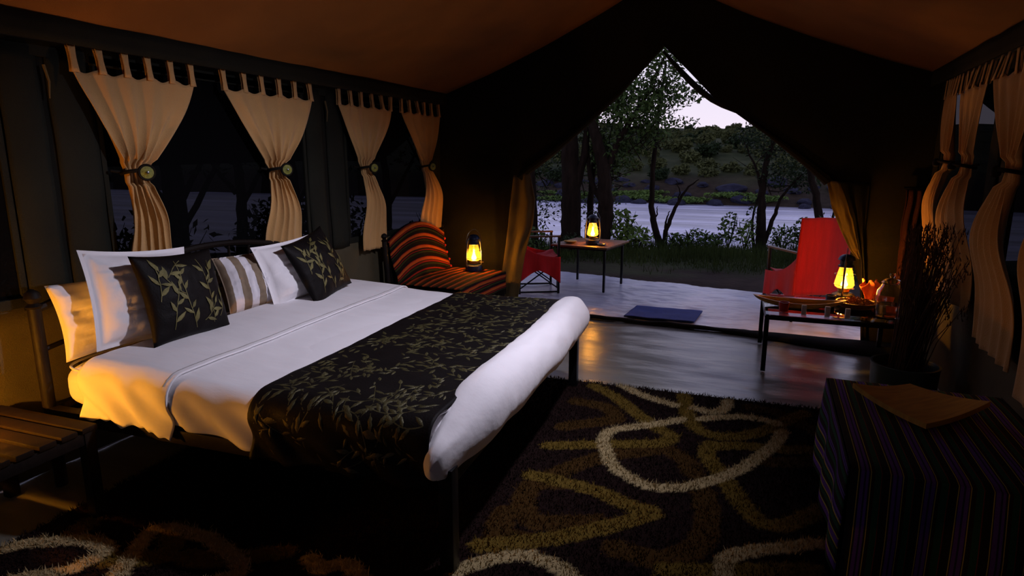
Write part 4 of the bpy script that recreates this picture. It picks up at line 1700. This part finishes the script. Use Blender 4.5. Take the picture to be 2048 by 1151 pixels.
# riverside trees in front of the doorway (coordinates relative to each base)
tree('river_tree', 'leafy tree whose crown fills the doorway peak, by the lantern table', (-2.9, 11.0, -.05),
     [([(0, 0, 0), (.10, 0, .5), (.10, 0, 1.0), (.03, 0, 1.6), (-.12, 0, 2.1), (-.35, .1, 2.8), (-.5, .2, 3.6)], .17, .06),
      ([(.06, 0, 1.3), (.3, .1, 2.0), (.7, .2, 2.7), (1.0, .3, 3.4)], .07, .02),
      ([(.06, 0, .9), (-.2, .1, 1.3), (-.3, .2, 1.9)], .06, .03)],
     [((.55, .2, 2.55), (.55, .5, .45), 1700), ((.1, .3, 2.9), (.5, .5, .5), 900), ((.5, .3, 2.05), (.45, .4, .35), 500), ((.95, .3, 3.1), (.5, .5, .55), 1200), ((.9, .3, 2.2), (.35, .4, .35), 420), ((.3, .2, 3.6), (.7, .5, .6), 1200), ((1.35, .4, 2.75), (.38, .4, .22), 260),
      ((1.15, .4, 3.75), (.5, .5, .5), 900), ((-.4, .3, 2.9), (.6, .5, .6), 900), ((.15, .3, 1.75), (.5, .4, .45), 700), ((-.1, .3, 2.3), (.4, .4, .5), 600)], .085, 'leaf_green', twigs=5)
tree('river_tree', 'stout dark trunk standing just behind the lantern table', (-3.46, 11.1, -.05),
     [([(0, 0, 0), (.0, 0, 1.0), (-.06, 0, 2.0), (-.02, 0, 3.2)], .20, .13), ([(0, 0, .9), (.2, 0, 1.6), (.28, .1, 2.6)], .09, .05)],
     [((0, .4, 3.4), (1.0, .6, .7), 1100), ((-.5, .6, 2.4), (.5, .4, .5), 400)], .09, 'leaf_dark', twigs=4)
for i, (x, y, r_, ln_) in enumerate(((-3.22, 11.5, .07, .05), (-4.2, 11.2, .075, -.1), (-4.55, 11.6, .09, .08), (-3.85, 11.9, .06, .12), (-3.05, 12.0, .045, .15), (-5.0, 10.9, .08, .05))):
    tree('slim_tree', 'slim dark trunk in the clump beside the stout tree', (x, y, -.1),
         [([(0, 0, 0), (ln_ * .5, 0, 1.1), (ln_ * 1.5, .05, 2.2), (ln_ * 2, .1, 3.4)], r_, r_ * .5)],
         [((.1, .5, 1.9), (.45, .3, .9), 420), ((0, .5, 3.1), (.6, .4, .6), 420), ((-.1, .6, .8), (.4, .3, .55), 260)], .07, 'leaf_dark' if i % 2 else 'leaf_green', 'slim trunks beside the stout tree', 2)
tree('river_tree', 'slender tree with a forked dead stump at its foot on the bank', (-1.95, 12.2, -.08),
     [([(0, 0, 0), (-.12, 0, .3), (-.22, 0, .7), (-.24, 0, 1.4), (-.20, 0, 2.1), (-.16, 0, 2.8), (-.1, .1, 3.4)], .075, .02),
      ([(.03, 0, 0), (.08, 0, .4), (.25, 0, .85), (.42, 0, 1.15), (.62, 0, 1.32)], .055, .008), ([(.06, 0, .3), (.05, 0, .5), (.12, 0, .72)], .03, .008),
      ([(.26, 0, .87), (.28, 0, 1.1), (.20, 0, 1.3)], .018, .006), ([(-.20, 0, .45), (-.13, 0, .62), (-.12, 0, .8)], .025, .006)],
     [((-.15, .1, 2.75), (.45, .4, .30), 420), ((.2, .1, 2.35), (.4, .3, .14), 130), ((-.4, .1, 2.2), (.35, .3, .2), 200)], .075, 'leaf_green', twigs=4)
tree('river_tree', 'dark bushy tree with creeper on its trunk across from the red chair', (-.17, 13.0, -.18),
     [([(0, 0, 0), (-.03, 0, .5), (-.06, 0, 1.0), (-.04, 0, 1.6), (.1, 0, 2.3)], .11, .04), ([(.05, 0, .2), (.18, 0, .7), (.3, 0, 1.1), (.6, 0, 1.5)], .05, .015), ([(-.12, .05, .0), (-.2, 0, .6), (-.12, 0, 1.1)], .035, .012),
      ([(-.05, 0, 1.1), (-.2, 0, 1.6), (-.45, 0, 2.1)], .035, .012)],
     [((.25, .1, 1.55), (.5, .4, .40), 620), ((.0, .1, 2.1), (.55, .4, .35), 520), ((-.35, .1, 2.2), (.3, .3, .3), 220), ((.65, .1, 1.4), (.35, .3, .28), 260), ((-.2, 0, .75), (.14, .12, .5), 90), ((.3, .2, 2.7), (.7, .5, .5), 500)], .075, 'leaf_dark', twigs=5)
tree('river_tree', 'leaning bare trunk on the bank behind the red chair', (.92, 12.6, -.15),
     [([(0, 0, 0), (-.12, 0, .6), (-.28, 0, 1.25), (-.5, 0, 2.0)], .09, .05), ([(.06, 0, .1), (.08, 0, .8), (.05, 0, 1.4)], .03, .012)],
     [((-.3, .1, 2.1), (.6, .4, .45), 420), ((.2, .2, 1.6), (.35, .3, .4), 220)], .08, 'leaf_dark', twigs=3)


def shrub(base, r_, h_, n, leaf, lm, label, group, stems=6):
    t = thing('bank_shrub', label, 'shrub', base, 0, group)
    q_ = MB()
    for k in range(stems):
        a = random.uniform(0, 2 * PI)
        q_.tube([(0, 0, 0), (r_ * .4 * math.cos(a), r_ * .4 * math.sin(a), h_ * .5), (r_ * .7 * math.cos(a), r_ * .7 * math.sin(a), h_ * random.uniform(.7, 1))], [.012, .008, .003], 5)
    q_.build('stems', 'bark', t, stuff=True)
    V_, F_ = leaf_quads(blob_points([((0, 0, h_ * .55), (r_, r_, h_ * .5), n)]), leaf, droop=-.3)
    quick_mesh('foliage', V_, F_, lm, t)
    return t


shrub((-2.52, 11.2, -.05), .34, .78, 230, .13, 'leaf_bright', 'leafy green bush right behind the lantern table', 'shrubs along the bank')
shrub((-2.28, 11.5, -.05), .28, .45, 150, .12, 'leaf_bright', 'low leafy bush beside the slender tree', 'shrubs along the bank')
for i, (x, y, r_, h_, lm) in enumerate(((-1.62, 11.9, .28, .35, 'leaf_green'), (-1.3, 12.0, .3, .42, 'leaf_green'), (-1.0, 12.2, .28, .34, 'leaf_green'), (-.75, 12.4, .22, .7, 'leaf_green'), (-.45, 12.4, .2, .6, 'leaf_bright'), (.2, 12.6, .3, .5, 'leaf_green'),
                                     (.55, 12.3, .3, .65, 'leaf_green'), (.85, 11.9, .35, .75, 'leaf_green'), (-3.3, 10.6, .3, .4, 'leaf_dark'), (-3.9, 10.4, .35, .5, 'leaf_green'), (-4.6, 10.2, .4, .6, 'leaf_green'), (1.5, 11.6, .45, .8, 'leaf_green'))):
    shrub((x, y, -.08), r_, h_, int(110 + 160 * r_ * 2), .09, lm, 'small riverbank shrub rising from the grass edge', 'shrubs along the bank')
# trees and bushes seen through the side netting
for i, (x, y, r_) in enumerate(((-6.4, 3.2, .09), (-7.0, 4.1, .07), (-6.2, 5.0, .08), (-7.6, 6.0, .11), (-6.6, 7.2, .07), (-8.4, 8.0, .10), (-5.6, 6.2, .05), (-6.0, 8.8, .08), (-9.5, 5.0, .09), (-5.4, 9.6, .07))):
    tree('side_tree', 'thin dark tree outside the side netting', (x, y, -.06),
         [([(0, 0, 0), (.06, .05, 1.0), (-.05, .1, 2.0), (.1, .1, 3.3)], r_, r_ * .5), ([(.03, 0, .8), (.3, .3, 1.5), (.5, .6, 2.2)], r_ * .5, .015), ([(0, 0, 1.1), (-.2, -.35, 1.7), (-.4, -.6, 2.3)], r_ * .45, .015)],
         [((.2, .2, 3.0), (.9, .9, .8), 420), ((.3, .4, 1.9), (.5, .5, .5), 160)], .11, 'leaf_dark', 'thin trees outside the side windows', 2)
for i in range(16):
    x, y = -5.4 - random.random() * 3.5, 1.8 + i * .52
    shrub((x, y, -.06), random.uniform(.45, .75), random.uniform(.6, 1.25), 260, .13, 'leaf_dark', 'low dark bush outside the side netting', 'bushes outside the side windows')

# grass between soil and bank
N = 26000
gx = rng.uniform(-5.2, 3.2, N)
gy = 8.9 + (12.6 - 8.9) * rng.uniform(0, 1, N) ** .75
P2 = np.stack([gx, gy], 1)
zz, sd = terrain_z(P2)
pn = np.array([noise.noise(Vector((a * .9, b * .9, 2.2))) for a, b in P2])
keep = (sd < .6) & (gy - 9.15 + pn * 1.2 > rng.uniform(0, .8, N))
P2, zz, gy, pn = P2[keep], zz[keep], gy[keep], pn[keep]
n = len(P2)
az = rng.uniform(0, 2 * PI, n)
hh = rng.uniform(.05, .15, n) * (1 + .8 * np.clip((gy - 10.5) / 1.5, 0, 1)) * (1 + .5 * pn)
wd = .006
bx = np.stack([np.cos(az), np.sin(az)], 1) * wd
ln = rng.normal(0, .04, (n, 2))
z0 = zz - .05
V = np.stack([np.column_stack([P2 - bx, z0]), np.column_stack([P2 + bx, z0]), np.column_stack([P2 + ln, z0 + hh + .04])], 1).reshape(-1, 3)
o = quick_mesh('grass', V, np.arange(3 * n).reshape(-1, 3), 'grass')
tag(o, 'dim green grass growing along the riverbank', 'grass')

# ---- far bank: boulders and scrub, one mesh per kind, each copy an object
rock_me = []
for k in range(4):
    bm = bmesh.new()
    bmesh.ops.create_icosphere(bm, subdivisions=3, radius=1)
    for q_ in bm.verts:
        c = q_.co
        c *= 1 + .35 * nz(c.x * 1.3 + k * 7, c.y * 1.3, c.z * 1.3) + .10 * nz(c.x * 4, c.y * 4 + k, c.z * 4)
        c.z *= .6
    me = bpy.data.meshes.new('boulder')
    bm.to_mesh(me)
    bm.free()
    me.materials.append(MATS['rock'])
    rock_me.append(me)
stones = []
for i in range(44):
    for tries in range(40):
        x = -27 + 32 * random.random()
        y = 48.6 + random.random() ** 1.4 * 5.5
        s_ = random.uniform(.3, .95)
        if all((x - a) ** 2 + (y - b) ** 2 > (1.35 * (s_ + c)) ** 2 for a, b, c in stones):
            break
    stones.append((x, y, s_))
    o = bpy.data.objects.new('boulder', rock_me[i % 4])
    COL.objects.link(o)
    o.location = (x, y, max(-1.75, far_z(x, y)) + .05)
    o.scale = (s_ * 1.4, s_, s_)
    o.rotation_euler = (0, 0, random.uniform(0, 6))
    tag(o, 'dark boulder on the far riverbank', 'rock', 'boulders on the far riverbank')

shrub_me = []
for k, (lm, lf) in enumerate((('leaf_olive', .34), ('leaf_olive', .30), ('leaf_dark', .32), ('leaf_bright', .22))):
    bl_ = [((0, 0, .55), (.8, .8, .5), 260)] + [((random.uniform(-.6, .6), random.uniform(-.6, .6), random.uniform(.5, 1.0)), (.45, .45, .35), 110) for _ in range(5)]
    if k == 3:
        bl_ = [((0, 0, .12), (1.3, .6, .16), 420)]
    V, F = leaf_quads(blob_points(bl_), lf, droop=0)
    o = quick_mesh('scrub_source', V, F, lm)
    me = o.data
    me.name = 'hill_scrub'
    shrub_me.append(me)
    bpy.data.objects.remove(o)
cnt = 0
taken = []
for i in range(170):
    for tries in range(30):
        y = 54.5 + 68 * random.random() ** 1.2
        x = (-.42 + .46 * random.random()) * y + 2
        s_ = random.uniform(.8, 1.6) * (1.1 - .3 * sm(80, 115, y))
        if all((x - a) ** 2 + (y - b) ** 2 > (.95 * (s_ + c)) ** 2 for a, b, c in taken):
            break
    taken.append((x, y, s_))
    k = random.choice((0, 0, 1, 1, 2))
    o = bpy.data.objects.new('hill_scrub', shrub_me[k])
    COL.objects.link(o)
    o.location = (x, y, far_z(x, y) - .25)
    o.scale = (s_, s_, s_ * random.uniform(.8, 1.2))
    o.rotation_euler = (0, 0, random.uniform(0, 6))
    tag(o, ('olive scrub bush' if k < 2 else 'dark green scrub bush') + ' on the hillside beyond the river', 'shrub', 'olive scrub on the far hillside' if k < 2 else 'dark scrub on the far hillside')
for i in range(14):
    x, y = -24 + 26 * random.random(), 48.7 + 3 * random.random()
    o = bpy.data.objects.new('reed_clump', shrub_me[3])
    COL.objects.link(o)
    s_ = random.uniform(.7, 1.3)
    o.location = (x, y, max(-1.7, far_z(x, y)) + .1)
    o.scale = (s_ * 1.3, s_, s_)
    tag(o, 'bright green grass clump among the far boulders', 'grass clump', 'green clumps on the far riverbank')
